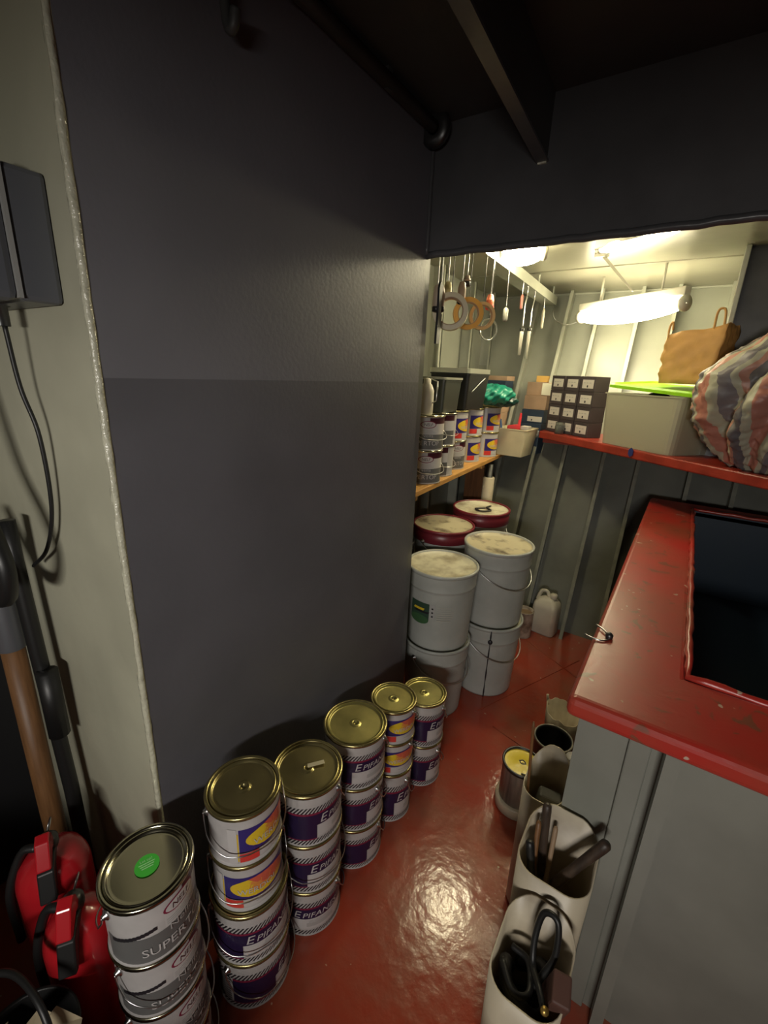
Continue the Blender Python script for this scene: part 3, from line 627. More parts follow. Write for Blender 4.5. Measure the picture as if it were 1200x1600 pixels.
hose('black hose bent low in the nearest cut jerrycan', [(.0, .70, .27), (.0, .62, .30), (-.04, .59, .29), (-.08, .62, .27), (-.075, .68, .25), (-.02, .70, .24), (.0, .64, .22), (-.05, .60, .20), (-.08, .66, .15)], .012, ends=False)
hose('thin black hose lying on the coils in the nearest cut jerrycan', [(-.092, .625, .425), (-.06, .59, .425), (-.035, .61, .415), (-.05, .66, .41), (-.085, .67, .405)], .006, ends=False)
tag(MB().box(-.016, .016, -.024, .024, 0, .10).build('brown_block', mat('reddish_brown_block', (.09, .04, .03), .6), None, .004, (-.0, .635, .385)), 'reddish brown block among the hoses', 'block').rotation_euler = (.25, .1, .2)
def handle(label, a, c, r, mt=HANDD, name='chisel', extra=None):
    a, c = Vector(a), Vector(c); t = thing(name, label, 'tool', a); d = c-a
    MB().tube([Vector(), d*.1, d*.5, d*.9, d*.97, d], r, 12, rads=[r*.8, r, r*.9, r*1.05, r, r*.6]).build('handle', mt, t)
    if extra: MB().tube([Vector(), -d.normalized()*extra], r*.6, 10).build('shank', DSTEEL, t)
    return t
handle('thick dark wooden tool handle leaning out to the right of the second cut jerrycan', (-.045, .80, .45), (.035, .835, .60), .011, name='hammer', extra=.08)
handle('dark tool handle standing up at the back of the second cut jerrycan', (-.075, .83, .42), (-.092, .862, .59), .0095, extra=.06)
handle('slim brown brush handle lying in the second cut jerrycan', (-.082, .775, .40), (-.100, .84, .555), .006, HANDW, name='paint_brush', extra=.05)
handle('black tool handle at the left edge of the second cut jerrycan', (-.075, .765, .42), (-.106, .80, .535), .009, RUBBER, name='screwdriver', extra=.05)
handle('pale worn stick leaning in the second cut jerrycan', (-.058, .785, .38), (-.066, .862, .54), .0055, mat('pale_stick', (.30, .20, .12), .6), name='stirring_stick', extra=.03)
q = on(834, 1128, 'y', 1.035)
handle('thin upright brown stick in front of the yellow paint tin', (-.15, 1.05, .12), q, .004, HANDW, name='wooden_stick')

# ------------------------------------------------------------------ near left corner: extinguishers, pole, switch box, clutter
def extinguisher(x, y, r, ztop, rz, label):
    t = thing('fire_extinguisher', label, 'fire extinguisher', (x, y, 0), rz, 'red fire extinguishers in the corner')
    zs = ztop-.045
    MB().lathe([(r*.95, .012), (r, .02), (r, zs-.06), (r*.97, zs-.045), (r*.86, zs-.022), (r*.66, zs-.006), (r*.40, zs+.006), (.016, zs+.012), (.016, zs+.02)], 36).build('cylinder', REDEX, t)
    MB().lathe([(r*.6, 0), (r*1.02, 0), (r*1.03, .03), (r*.98, .035)], 36, cap0=True).build('base_ring', BLACKPL, t)
    MB().lathe([(.018, zs+.012), (.02, zs+.02), (.02, zs+.035), (.012, zs+.045), (.001, zs+.046)], 20).build('valve', DSTEEL, t)
    b = MB(); prof = [(.0, zs+.022), (.012, zs+.062), (.024, zs+.078), (.045, zs+.072), (.072, zs+.026), (.062, zs+.018), (.03, zs+.034)]
    n = len(prof); b.add([(x_, s*.013, z_) for s in (-1, 1) for x_, z_ in prof], [tuple(range(n)), tuple(range(n, 2*n))[::-1]]+[(i, n+i, n+(i+1) % n, (i+1) % n) for i in range(n)]); b.build('lever', REDEX, t, .003)
    b = MB(); prof = [(.0, zs+.016), (.03, zs+.024), (.066, zs+.014), (.088, zs-.045), (.074, zs-.052), (.035, zs+.0), (.0, zs+.004)]
    n = len(prof); b.add([(x_, s*.015, z_) for s in (-1, 1) for x_, z_ in prof], [tuple(range(n)), tuple(range(n, 2*n))[::-1]]+[(i, n+i, n+(i+1) % n, (i+1) % n) for i in range(n)]); b.build('carry_handle', BLACKPL, t, .003)
    pts = [(-.03+.017*math.cos(a), .0+.006*math.sin(a), zs+.036+.017*math.sin(a)) for a in np.linspace(0, 2*PI, 24, endpoint=False)]
    MB().tube(pts, .0018, 6, closed=True).build('pin_ring', STEEL, t)
    MB().tube(smooth_line([(.0, -.02, zs+.022), (-.01, -.05, zs+.01), (.0, -r-.012, zs-.08), (0, -r-.014, zs-.22)], 6), .009, 8).build('hose', RUBBER, t)
    return t
extinguisher(-.984, .208, .070, .505, -.45, 'farther red fire extinguisher against the cream wall')
extinguisher(-.828, .190, .062, .485, -.6, 'nearer red fire extinguisher half hidden by the nearest can stack')
# grey switch box on the cream wall
bx = thing('switch_box', 'grey electrical box on the cream wall at the left edge', 'switch box', (-.98, WY0, 1.67))
MB().box(-.12, .118, -.058, 0, -.088, .092).build('box_base', mat('grey_enamel', (.10, .105, .12), .35), bx, .008)
MB().box(-.122, .12, -.13, -.060, -.09, .094).build('cover', mat('grey_enamel', (.10, .105, .12), .35), bx, .012)
MB().box(-.121, .122, -.062, -.056, -.085, .088).build('seal', mat('seal_grey', (.28, .28, .27), .5), bx)
MB().lathe([(.012, -.12), (.012, -.09), (.017, -.088), (.017, -.08)], 16, M=Matrix.Translation((-.02, -.045, .0))).build('cable_gland', DSTEEL, bx)
def cable(label, pts, r, name='cable', mt=RUBBER, cat='cable'):
    q = smooth_line(pts, 8); c = Vector(q[0]); t = thing(name, label, cat, c); MB().tube([v-c for v in q], r, 8).build('cable_run', mt, t)
    return t
cable('thin dark cable dropping from the grey switch box', [(-1.0, .318, 1.555), (-1.005, .325, 1.45), (-.99, .335, 1.36), (-1.01, .34, 1.22), (-1.06, .335, 1.12), (-1.14, .33, 1.06)], .004)
cable('dark hose loop hanging by the cream wall at the left edge', [(-1.16, .24, 1.5), (-1.09, .24, 1.3), (-1.01, .24, 1.20), (-.975, .24, 1.13), (-1.01, .24, 1.06), (-1.10, .24, 1.06), (-1.22, .24, 1.17)], .016)
# long-handled tool standing upright
pA, pB = on(18, 1005, 'y', .29), on(85, 1300, 'y', .29)
t = thing('long_handled_tool', 'upright tool with brown wooden handle and grey metal socket at the left edge', 'tool', (pA.x-.0, .29, 0))
MB().tube([(0, 0, .02), (0, 0, .3), (0, 0, pA.z)], .026, 14, rads=[.024, .026, .025]).build('handle', HANDW, t)
MB().lathe([(.030, pA.z-.01), (.031, pA.z+.0), (.026, pA.z+.16), (.018, pA.z+.30), (.001, pA.z+.31)], 20).build('socket', mat('grey_worn_metal', (.16, .165, .18), .4, .5), t)
pC, pD = on(24, 880, 'y', .31), on(128, 1305, 'y', .31)
t = thing('black_pole', 'black pole leaning upright between the brown handle and the cream wall', 'pole', (pD.x, .31, 0))
MB().tube([(0, 0, 0), (0, 0, .45), (pC.x-pD.x, 0, pC.z), (pC.x-pD.x, 0, pC.z+.1)], .017, 12).build('shaft', BLACKPL, t)
MB().tube([(.0, 0, .62), (.0, 0, .80)], .023, 12).build('grip', RUBBER, t)
t = thing('added_locker', 'added black locker darkening the very left edge behind the brown handle', 'locker', (-1.66, .10, 0))  # black box added to make the left edge dark
MB().box(-.24, .24, -.5, .245, 0, 1.02).build('body', mat('added_black_paint', (.012, .012, .013), .5), t, .006)
MB().box(.241, .252, -.45, .20, .05, .97).build('door', mat('added_black_paint', (.012, .012, .013), .5), t, .003)
t = thing('shade_cabinet', 'unseen dark cabinet added to shade the near left corner', 'cabinet', (-.66, -.42, 0))  # added out of view to shade the left corner and near floor
MB().box(-.32, .54, -.16, .16, 0, .68).build('body', mat('added_black_paint', (.012, .012, .013), .5), t, .006)
for k in range(4): MB().box(-.30, .52, .161, .172, .03+.16*k, .18+.16*k).build('drawer', mat('added_black_paint', (.012, .012, .013), .5), t, .003)
# low box of wires and scraps in the bottom left corner
t = thing('open_bucket', 'dark open bucket of scraps in the bottom left corner', 'bucket', (-.74, .058, 0))
MB().lathe([(.070, 0), (.082, .35), (.086, .355), (.085, .36), (.080, .356), (.068, .01), (.001, .01)], 36, cap0=True).build('body', BLACKPL, t)
MB().tube([(.084*math.cos(a), -.084*math.sin(a)*.9, .35-.05*math.sin(a)) for a in np.linspace(0, PI, 20)], .003, 6).build('bail', DSTEEL, t)
PAPR = mat('cream_paper_scrap', (.55, .46, .30), .6, var=.2)
for k, (x, y, z, s, ry) in enumerate([(-.695, .105, .395, .034, .75), (-.735, .07, .375, .036, -.3), (-.765, .03, .37, .03, .2)]):
    lab = ['cream wedge of paper sticking up from the corner bucket', 'tan scrap of card lying in the corner bucket', 'tan scrap at the edge of the photo in the corner bucket'][k]
    o = tag(MB().add([(-s, -s*.35, 0), (s, -s*.5, .01), (s*.9, s*.4, .0), (-s*.8, s*.45, .015), (-s, -s*.35, .004), (s, -s*.5, .014), (s*.9, s*.4, .004), (-s*.8, s*.45, .019)],
        [(0, 3, 2, 1), (4, 5, 6, 7), (0, 1, 5, 4), (1, 2, 6, 5), (2, 3, 7, 6), (3, 0, 4, 7)]).build('paper_scrap', PAPR, loc=(x, y, z)), lab, 'paper'); o.rotation_euler = (.2, ry, .8+k)
cable('black cable arching over the corner bucket', [(-.86, .0, .02), (-.86, .01, .3), (-.85, .035, .43), (-.79, .08, .465), (-.69, .09, .44), (-.64, .07, .3), (-.635, .055, .02)], .006)

# ------------------------------------------------------------------ plank shelf on the left with cans and boxes
ZS = 1.03
def sx(y): return -.887-.0657*(y-1.6)
ps = thing('plank_shelf', 'pine plank shelf carrying paint cans', 'shelf', (-1.1, 2.2, 0))
for k, (y0, y1) in enumerate(((1.45, 1.83), (1.835, 3.02))):
    MB().prism([(sx(y0)+1.1, y0-2.2), (sx(y1)+1.1, y1-2.2), (lwx(y1)+1.185, y1-2.2), (lwx(y0)+1.185, y0-2.2)], ZS-.024, ZS).build('plank', SHELFW, ps, .003)
for y in (1.62, 2.55): MB().prism([(sx(y)+1.07, y-2.2), (sx(y+.05)+1.07, y-2.15), (lwx(y)+1.185, y-2.15), (lwx(y)+1.185, y-2.2)], ZS-.06, ZS-.0245).build('batten', SHELFW, ps, .003)
MB().box(-.02, .10, .44, .46, 0, ZS-.061).build('support_board', BROWNW, ps)
MB().box(-.06, .04, -.50, -.48, 0, ZS-.061).build('support_board', BROWNW, ps)
GS = 'paint cans on the plank shelf'
H1 = .152
can(N_, .084, H1, -.978, 1.80, ZS, 'grey labelled can at the near end of the plank, lower of two', -25, 40, GS)
can(N_, .084, H1, -.978, 1.80, ZS+H1, 'grey labelled can at the near end of the plank, upper of two', -25, 40, GS)
for i in range(2): can(N_, .084, H1, -1.005, 1.985, ZS+i*H1, 'grey can second along the plank, '+('lower' if not i else 'upper')+' of two', -130+20*i, 60, GS)
can(N_, .086, H1, -1.035, 2.185, ZS, 'grey can with a black diagonal, third along the plank, at the bottom', 0, 200, GS, False)
can(W_, .086, H1, -1.035, 2.185, ZS+H1, 'white can with yellow oval, third along the plank, on top', 14, 200, GS, False)
for i in range(2): can(W_, .090, H1, -1.062, 2.45, ZS+i*H1, 'widest view of yellow oval can, fourth along the plank, '+('lower' if not i else 'upper'), 12, 200, GS, False)
for i in range(2): can(W_, .090, H1, -1.050, 2.70, ZS+i*H1, 'farthest yellow oval can beside the white tray, '+('lower' if not i else 'upper'), 8, 200, GS, False)
ZT2 = ZS+2*H1+.001
def tapered(mb, x0, x1, y0, y1, z0, z1, k=.9, mi=0, wall=.004, open_=True, rad=.015):
    cx, cy = (x0+x1)/2, (y0+y1)/2; a, c = (x1-x0)/2, (y1-y0)/2; R = rrect(-a, a, -c, c, rad, 4); n = len(R); vs = []; fs = []
    lv = [(k, z0), (1, z1), (1.03, z1), (1.03, z1+.006), (1-wall/a, z1+.006), (k-wall/a, z0+.006)] if open_ else [(k, z0), (1, z1)]
    for s, z in lv: vs += [(cx+x*s, cy+y*s, z) for x, y in R]
    for j in range(len(lv)-1): fs += [(j*n+q, j*n+(q+1) % n, (j+1)*n+(q+1) % n, (j+1)*n+q) for q in range(n)]
    return mb.add(vs, fs+[tuple(range(n))[::-1], tuple(range((len(lv)-1)*n, len(lv)*n))], mi, False)
t = thing('black_tub', 'black square tub with a clear lid standing on the shelf cans', 'tub', (-1.065, 2.31, ZT2), -.05)
tapered(MB(), -.115, .115, -.125, .125, 0, .175, .88).build('body', BLACKPL, t)
tapered(MB(), -.118, .118, -.128, .128, .182, .205, 1.0, open_=False).build('lid', mat('cloudy_clear_lid', (.5, .5, .42), .3, trans=.5), t)
MB().tube(smooth_line([(.116, -.08, .09), (.120, .0, .135), (.118, .06, .16)], 5), .0025, 6).build('wire_handle', STEEL, t)
t = thing('grey_tub', 'cloudy dark tub beside the black tub on the shelf cans', 'tub', (-1.03, 1.99, ZT2), -.05)
tapered(MB(), -.085, .085, -.085, .085, 0, .14, .9).build('body', mat('smoky_plastic', (.05, .055, .045), .3, trans=.15), t)
tapered(MB(), -.09, .09, -.09, .09, .148, .158, 1.0, open_=False).build('lid', mat('cloudy_clear_lid', (.5, .5, .42), .3, trans=.5), t)
t = thing('pale_jar', 'pale narrow bottle at the near end on top of the grey cans', 'bottle', (-.965, 1.765, ZT2))
MB().lathe([(.001, 0), (.03, 0), (.032, .006), (.032, .10), (.022, .125), (.016, .13), (.016, .15), (.001, .152)], 24).build('body', JUGM, t); MB().tube([(.03, 0, .05), (.05, 0, .06), (.05, 0, .14), (.02, 0, .15)], .003, 6).build('bail', STEEL, t)
rnd = random.Random(3)
def lump(th, ph, d): return 1+.10*math.sin(3*th+1)*math.cos(ph)+.07*math.sin(7*th+5*ph)+.05*math.sin(13*th-9*ph)+.03*math.sin(23*th+3*ph)
t = thing('teal_bag', 'crumpled teal plastic bag on the shelf cans beside the black tub', 'bag', (-.995, 2.62, ZT2))
MB().sphere((0, 0, .070), .115, .155, .056, 60, 30, fn=lump).build('film', TEAL, t)
MB().sphere((.05, .06, .036), .08, .09, .034, 40, 20, fn=lump).build('dark_fold', mat('dark_teal_film', (.008, .06, .05), .35, bump=.3, bscale=20), t)
# white tray at the end of the plank
t = thing('white_tray', 'white plastic tray at the far end of the plank shelf', 'tray', (-.905, 2.885, ZS), -.06)
tapered(MB(), -.105, .105, -.112, .112, 0, .165, .80).build('body', mat('off_white_tray', (.62, .56, .38), .4, var=.1), t)
tag(MB().box(-.004, .004, -.045, .045, 0, .20).build('blue_folder', mat('blue_card', (.03, .12, .32), .4), None, .001, (-.955, 2.84, ZS+.022)), 'blue folder standing in the white tray', 'folder').rotation_euler = (0, -.22, .3)
t = thing('red_scraper', 'bright red plastic tool standing in the white tray', 'tool', (-.93, 2.90, ZS+.02), .4)
b = MB(); pr_ = [(-.045, .10), (.03, .10), (.04, .13), (.042, .24), (.03, .245), (.022, .17), (-.04, .16)]; n = len(pr_)
b.add([(x, s*.008, z) for s in (-1, 1) for x, z in pr_], [tuple(range(n))[::-1], tuple(range(n, 2*n))]+[(i, (i+1) % n, n+(i+1) % n, n+i) for i in range(n)]); b.build('blade', mat('signal_red_plastic', (.75, .03, .03), .35), t, .003)
MB().box(-.012, .012, -.007, .007, 0, .10).build('grip', BLACKPL, t, .003)
tag(MB().box(-.04, .04, -.03, .03, 0, .15).build('brown_box', mat('maroon_card', (.12, .05, .045), .6), None, .003, (-.895, 2.845, ZS+.012)), 'maroon box lying low in the white tray', 'box').rotation_euler.z = -.12
tag(MB().box(-.025, .025, -.025, .025, 0, .17).build('white_box', LABELW, None, .003, (-.86, 2.935, ZS+.012)), 'small white box in the corner of the white tray', 'box').rotation_euler.z = -.12
# carton stack at the far end
def carton(x, y, z, wx, wy, h, rz, label, m_, card=None, cat='box', group='cartons stacked at the far end'):
    t = thing('carton', label, cat, (x, y, z), rz, group); MB().box(-wx/2, wx/2, -wy/2, wy/2, 0, h).build('body', m_, t, .002)
    if card:
        MB().box(-wx*card[0], wx*card[1], -wy/2-.001, -wy/2, h*card[2], h*card[3]).build('label_card', LABELW, t)
        MB().box(-.004, .004, -wy/2-.0016, -wy/2-.001, h*card[2]+.006, h*card[2]+.016).build('print_mark', BLACKP, t)
    return t
ZK = 1.19
cz = ZS
for k, (h, mm, cdx, lab) in enumerate([(.11, BOXB, None, 'dark blue carton at the bottom of the far stack'), (.085, BOXB, (.2, .45, .1, .5), 'dark blue carton with a white card, second from the bottom of the far stack'),
        (.085, BOXB, (.2, .45, .1, .5), 'dark blue carton with a white card under the brown cartons'), (.09, CARD, None, 'lower brown carton of the far stack'), (.085, CARD, None, 'upper brown carton of the far stack')]):
    carton(-.86, 3.065+.025*k, cz, .15, .12, h-.001, -.10, lab, mm, cdx); cz += h
tag(MB().box(-.032, .032, -.002, .002, 0, .075).build('white_note', mat('bright_paper', (.8, .78, .62), .6), None, 0, (-.805, 3.092, cz-.080)), 'bright white note stuck to the upper brown carton', 'paper').rotation_euler.z = -.10
carton(-.86, 3.20, cz+.0005, .09, .06, .04, .1, 'small orange-brown carton lying on top of the far stack', mat('orange_card', (.55, .33, .08), .6))
cz2 = ZS
for k, (h, mm, cdx, lab) in enumerate([(.13, CARD, None, 'brown carton lowest in the stack behind the teal bag'), (.12, CARD, None, 'brown carton, middle of the stack behind the teal bag'), (.12, CARD, None, 'brown carton under the dark blue one behind the teal bag'), (.085, BOXB, (.05, .4, .1, .5), 'dark blue carton with a white card behind the teal bag'), (.03, CARD, None, 'open flat carton on top of the stack behind the teal bag')]):
    carton(-1.125, 3.0+.02*k, cz2, .16, .13, h-.001, -.06, lab, mm, cdx); cz2 += h

# ------------------------------------------------------------------ red shelf on the hull with boxes, tub, bags
A0, A1 = Vector((-.760, 2.935)), Vector((.098, 2.275)); U = (A1-A0).normalized(); Nn = Vector((-U.y, U.x)); rzU = math.atan2(U.y, U.x)
if Nn.y < 0: Nn = -Nn
def sp(s, d=0): q = A0+U*s+Nn*d; return q
e = sp(1.9)
rs = thing('red_shelf', 'red painted steel shelf along the hull', 'shelf', (0, 2.8, 0))
q0, q1 = sp(-.02), sp(1.75)
MB().prism([(q0.x, q0.y-2.8), (q1.x, q1.y-2.8), (q1.x, hy(1.15)-2.802), (q0.x, hy(1.15)-2.802)], ZK-.045, ZK).build('plate', REDSH, rs, .006)
MB().box(q0.x+.02, q1.x-.02, hy(1.12)-2.8-.14, hy(1.12)-2.8-.132, ZK-.075, ZK-.0455).build('rear_flange', REDSH, rs)
GB = 'small dark storage boxes with white cards'
bw, bhh, bd = .118, .084, .10
for c in range(3):
    for r in range(4):
        if c == 1 and r == 0: pass
        q = sp(.012+.125*c, bd/2+.062); z = ZK+.001+r*(bhh+.0008)
        lab = 'dark box with a white card, %s of the %s column' % (['lowest', 'second from the bottom', 'third from the bottom', 'topmost'][r], ['left', 'middle', 'right'][c])
        t = thing('storage_box', lab, 'box', (q.x, q.y, z), rzU, GB)
        MB().box(-bw/2, bw/2, -bd/2, bd/2, 0, bhh).build('body', BOXD, t, .002)
        MB().box(-bw*.33, bw*.40, -bd/2-.0012, -bd/2, bhh*.22, bhh*.78).build('label_card', LABELW, t)
        MB().box(-.002, .007, -bd/2-.002, -bd/2-.0012, bhh*.28, bhh*.42).build('print_mark', BLACKP, t)
        for k in range(3): MB().box(-bw*.26+k*.022, -bw*.26+k*.022+.014, -bd/2-.002, -bd/2-.0012, bhh*.55, bhh*.60).build('print_line', LGREYP, t)
q = sp(.165, -.0)
t = thing('glass_jar', 'small jar with dark contents in front of the storage boxes', 'jar', (q.x, q.y-.0, ZK+.0005))
t.location.y -= .0
JX = q
MB().lathe([(.001, .003), (.030, .003), (.032, .008), (.032, .055), (.028, .06)], 24).build('contents', mat('dark_contents', (.03, .035, .03), .4), t)
MB().lathe([(.034, 0), (.0345, .056), (.033, .062), (.033, .085), (.001, .086)], 24, cap0=True).build('glass', mat('jar_glass', (.6, .62, .55), .1, trans=.8), t)
t.scale = (.8, .8, .8); t.location.x, t.location.y = sp(.125, .031)
# milky tub with lime lid
TB0, TB1 = .44, .90
tl = (TB1-TB0)/2; q = sp((TB0+TB1)/2, .165)
t = thing('storage_tub', 'milky plastic tub with a lifted lime green lid', 'tub', (q.x, q.y, ZK+.0008), rzU)
tapered(MB(), -tl, tl, -.15, .15, 0, .255, .92, rad=.04).build('body', TUBM, t)
b = MB(); vs = []; fs = []; R = rrect(-tl*1.08, tl*1.08, -.17, .17, .04, 4); n = len(R)
for s, z in ((1, 0), (1, .014), (.94, .022), (.9, .014)): vs += [(x*s, y*s, z) for x, y in R]
for j in range(3): fs += [(j*n+k, j*n+(k+1) % n, (j+1)*n+(k+1) % n, (j+1)*n+k) for k in range(n)]
l = b.add(vs, fs+[tuple(range(n))[::-1], tuple(range(3*n, 4*n))]).build('lid', LIME, t); l.location = (.03, .02, .285); l.rotation_euler = (.06, .055, .04)
for k, (x, y, r) in enumerate(((-.14, -.03, .062), (.02, -.04, .055), (.13, -.02, .05), (-.05, .06, .05))):
    o = MB().lathe([(.02, -.03), (r, -.03), (r, .03), (.02, .03), (.02, -.03)], 24, M=Matrix.Rotation(PI/2, 4, 'X')).build('tape_roll', mat('white_tape', (.7, .68, .6), .6), None)
    w3 = Matrix.Translation((q.x, q.y, ZK)) @ Matrix.Rotation(rzU, 4, 'Z') @ Vector((x, y, .018+r+(.10 if k == 0 else 0))); o.location = w3; o.rotation_euler.z = rzU
    tag(o, ['large white roll seen high through the tub side', 'white roll in the middle of the milky tub', 'smaller white roll at the right inside the tub', 'white roll at the back of the milky tub'][k], 'roll', 'rolls in the milky tub')
qb = sp(.60, .03); tag(MB().sphere((0, 0, .012), .05, .03, .028, 20, 10, fn=lump).build('black_cloth', BLACKPL, loc=(q.x-.02, q.y-.07, ZK+.235)), 'black crumpled scrap showing under the lime lid', 'cloth')
q = sp(.70, -.003)
tag(MB().add([(-.014, 0, 0), (.014, 0, 0), (.014, 0, -.022), (0, 0, -.035), (-.014, 0, -.022), (-.014, .003, 0), (.014, .003, 0), (.014, .003, -.022), (0, .003, -.035), (-.014, .003, -.022), (0, 0, .012), (0, .003, .012)],
    [(0, 10, 1, 2, 3, 4), (5, 9, 8, 7, 6, 11), (1, 6, 7, 2), (2, 7, 8, 3), (3, 8, 9, 4), (4, 9, 5, 0), (0, 5, 11, 10), (10, 11, 6, 1)]).build('blue_tag', mat('blue_tag_plastic', (.02, .035, .16), .4), loc=(q.x, q.y-.004, ZK-.002)), 'small dark blue tag hanging on the red shelf edge', 'tag').rotation_euler.z = rzU
# paper carrier bag on the lid
q = sp(.775, .19)
t = thing('paper_bag', 'crumpled brown paper carrier bag with twisted handles on the lime lid', 'bag', (q.x, q.y, ZK+.318), rzU+.15)
b = MB(); NX, NZ = 14, 10; vs = []; fs = []; rr = random.Random(5)
def bagpt(u_, v_):
    per = u_*4; a, c = .128*(1-.16*(1-v_)*(1-v_)), .07*(1-.25*v_)
    k = int(per) % 4; f = per-int(per); P4 = [(-a, -c), (a, -c), (a, c), (-a, c)]; x0, y0 = P4[k]; x1, y1 = P4[(k+1) % 4]
    return x0+(x1-x0)*f, y0+(y1-y0)*f
M4 = 4*NX
for j in range(NZ+1):
    for i in range(M4):
        v_ = j/NZ; x, y = bagpt(i/M4, v_); cr = .003*math.sin(i*1.9+j*1.3)+.004*math.sin(i*.7-j*2.1)+rr.uniform(-.0015, .0015)
        z = .235*v_+(.006*math.sin(i*.45) if j == NZ else 0)+.03*v_*(x/.128)*.6; dlen = math.hypot(x, y); vs.append((x+x/dlen*cr, y+y/dlen*cr*1.4, z))
for j in range(NZ): fs += [(j*M4+i, j*M4+(i+1) % M4, (j+1)*M4+(i+1) % M4, (j+1)*M4+i) for i in range(M4)]
b.add(vs, fs+[tuple(range(M4))[::-1]], 0, True); bag = b.build('bag_body', PAPERB, t); sd_ = bag.modifiers.new('s', 'SOLIDIFY'); sd_.thickness = .002
MB().tube(smooth_line([(.075, -.05, .23), (.078, -.055, .30), (.092, -.05, .315), (.105, -.045, .30), (.112, -.045, .23)], 6), .005, 6).build('handle', PAPERB, t)
MB().tube(smooth_line([(-.118, -.05, .19), (-.122, -.05, .25), (-.114, -.045, .275), (-.110, -.04, .24)], 6), .005, 6).build('handle', PAPERB, t)
# big striped bag
def stripe_mat():
    M = mat('striped_woven_plastic', (.5, .45, .36), .42, bump=.25, bscale=16); nt = M.node_tree; b = nt.nodes['Principled BSDF']; N = nt.nodes.new; L = nt.links.new
    at = N('ShaderNodeAttribute'); at.attribute_name = 'stripe'
    fr = N('ShaderNodeMath'); fr.operation = 'FRACT'; L(at.outputs['Fac'], fr.inputs[0])
    r = N('ShaderNodeValToRGB'); r.color_ramp.interpolation = 'CONSTANT'; e = r.color_ramp.elements
    cols = [(0, (.13, .12, .125)), (.17, (.38, .37, .28)), (.29, (.42, .18, .135)), (.52, (.38, .37, .28)), (.66, (.17, .155, .165)), (.82, (.38, .37, .28)), (.9, (.38, .19, .145))]
    e[0].position = 0; e[0].color = (*cols[0][1], 1); e[1].position = cols[1][0]; e[1].color = (*cols[1][1], 1)
    for p_, c_ in cols[2:]: q_ = e.new(p_); q_.color = (*c_, 1)
    L(fr.outputs[0], r.inputs[0]); L(r.outputs[0], b.inputs['Base Color']); return M
BAGM = stripe_mat()
t = thing('striped_bag', 'big crumpled grey, white and pink striped woven bag on the shelf at the right', 'bag', (.322, 2.30, ZK+.001))
nu, nv = 220, 110; vs = []; fs = []; st = []
from mathutils import noise as MN
def crease(q, wd): q = (q+PI) % (2*PI)-PI; return math.exp(-(q/wd)**2)
for j in range(nv+1):
    ph = -PI/2+PI*j/nv
    for i in range(nu):
        th = 2*PI*i/nu; d = Vector((math.cos(ph)*math.cos(th), math.cos(ph)*math.sin(th), math.sin(ph)))
        c1, c2, c3 = crease(th-3.95-.45*ph, .17), crease(th-4.55-.5*ph, .13), crease(th-5.2-.3*ph, .15)
        wr = .022*(1-abs(MN.noise(Vector((th*14, ph*9, 3))))*2)+.016*MN.noise(Vector((th*18+6*ph, ph*20, 2)))+.035*(1-abs(MN.noise(Vector((th*2.2, ph*4.5, 1))))*2)+.028*MN.noise(Vector((th*5+2*ph, ph*7, 4)))+.02*(1-abs(MN.noise(Vector((th*8-3*ph, ph*5, 9))))*2)*(c1+c2+c3+.4)
        g = 1-(.30*c1+.24*c2+.2*c3)*math.cos(ph)+1.3*wr
        x, y, z = d.x*.31*g, d.y*.23*g, .30*d.z*g+.29
        if z > .36: k = (z-.36); x += .55*k; x *= 1-.5*k
        vs.append((x, y, max(0, z))); st.append(th/.80+.10*math.sin(3*ph)-.25*ph+.08*MN.noise(Vector((th*2, ph*3, 7)))+.0*(c1-c2))
for j in range(nv): fs += [(j*nu+i, j*nu+(i+1) % nu, (j+1)*nu+(i+1) % nu, (j+1)*nu+i) for i in range(nu)]
bb = MB().add(vs, fs, 0, True); ob = bb.build('bag_body', BAGM, t); a_ = ob.data.attributes.new('stripe', 'FLOAT', 'POINT'); a_.data.foreach_set('value', st)

# ------------------------------------------------------------------ tool rail and hanging tools
ZR = 1.97
def rx(y): return -.80-.052*(y-1.92)
rl = thing('tool_rail', 'pale steel rail under the store room ceiling holding hung brushes', 'rail', (-.8, 2.3, ZR))
MB().prism([(rx(1.44)+.8, -.86), (rx(3.28)+.8, .98), (rx(3.28)+.792, .98), (rx(1.44)+.792, -.86)], 0, .05).build('upright_flange', RIBM, rl)
MB().prism([(rx(1.44)+.792, -.86), (rx(3.28)+.792, .98), (rx(3.28)+.72, .98), (rx(1.44)+.72, -.86)], 0, .006).build('flat_flange', RIBM, rl)
for y in (1.6, 2.2, 2.8, 3.2): MB().box(rx(y)+.785, rx(y)+.792, y-2.305, y-2.295, .006, ZB-ZR).build('hanger', RIBM, rl)
GT = 'tools hung on the rail'
def base(y, dx=0): return Vector((rx(y)+dx, y, ZR))
def hung(name, label, y, dx=0, rz=0, cat='tool'): 
    return thing(name, label, cat, base(y, dx), rz, GT)
def wire(t, L, off=(0, 0), r=.0018, m_=DSTEEL):
    q = MB().tube(smooth_line([(0, -.006, -.004), (0, 0, .0), (0, .0, -.01), (off[0]*.5, off[1]*.5, -L*.6), (off[0], off[1], -L)], 5), r, 6); return q.build('hook_wire', m_, t)
def roller(label, y, dx, L, hl, r, mcol, capm=BLACKPL, off=(0, 0)):
    t = hung('roller_frame', label, y, dx); wire(t, L, off, .0022, STEEL)
    o = MB().lathe([(.001, -L+.004), (r*.7, -L), (r, -L-.02), (r*1.02, -L-hl*.5), (r*.98, -L-hl)], 16); q = o.build('handle', mcol, t, loc=(*off, 0))
    MB().lathe([(r*.98, -L-hl), (r*1.12, -L-hl-.002), (r*1.12, -L-hl-.016), (r*.6, -L-hl-.019), (.001, -L-hl-.017)], 16).build('end_cap', capm, t, loc=(*off, 0))
    return t
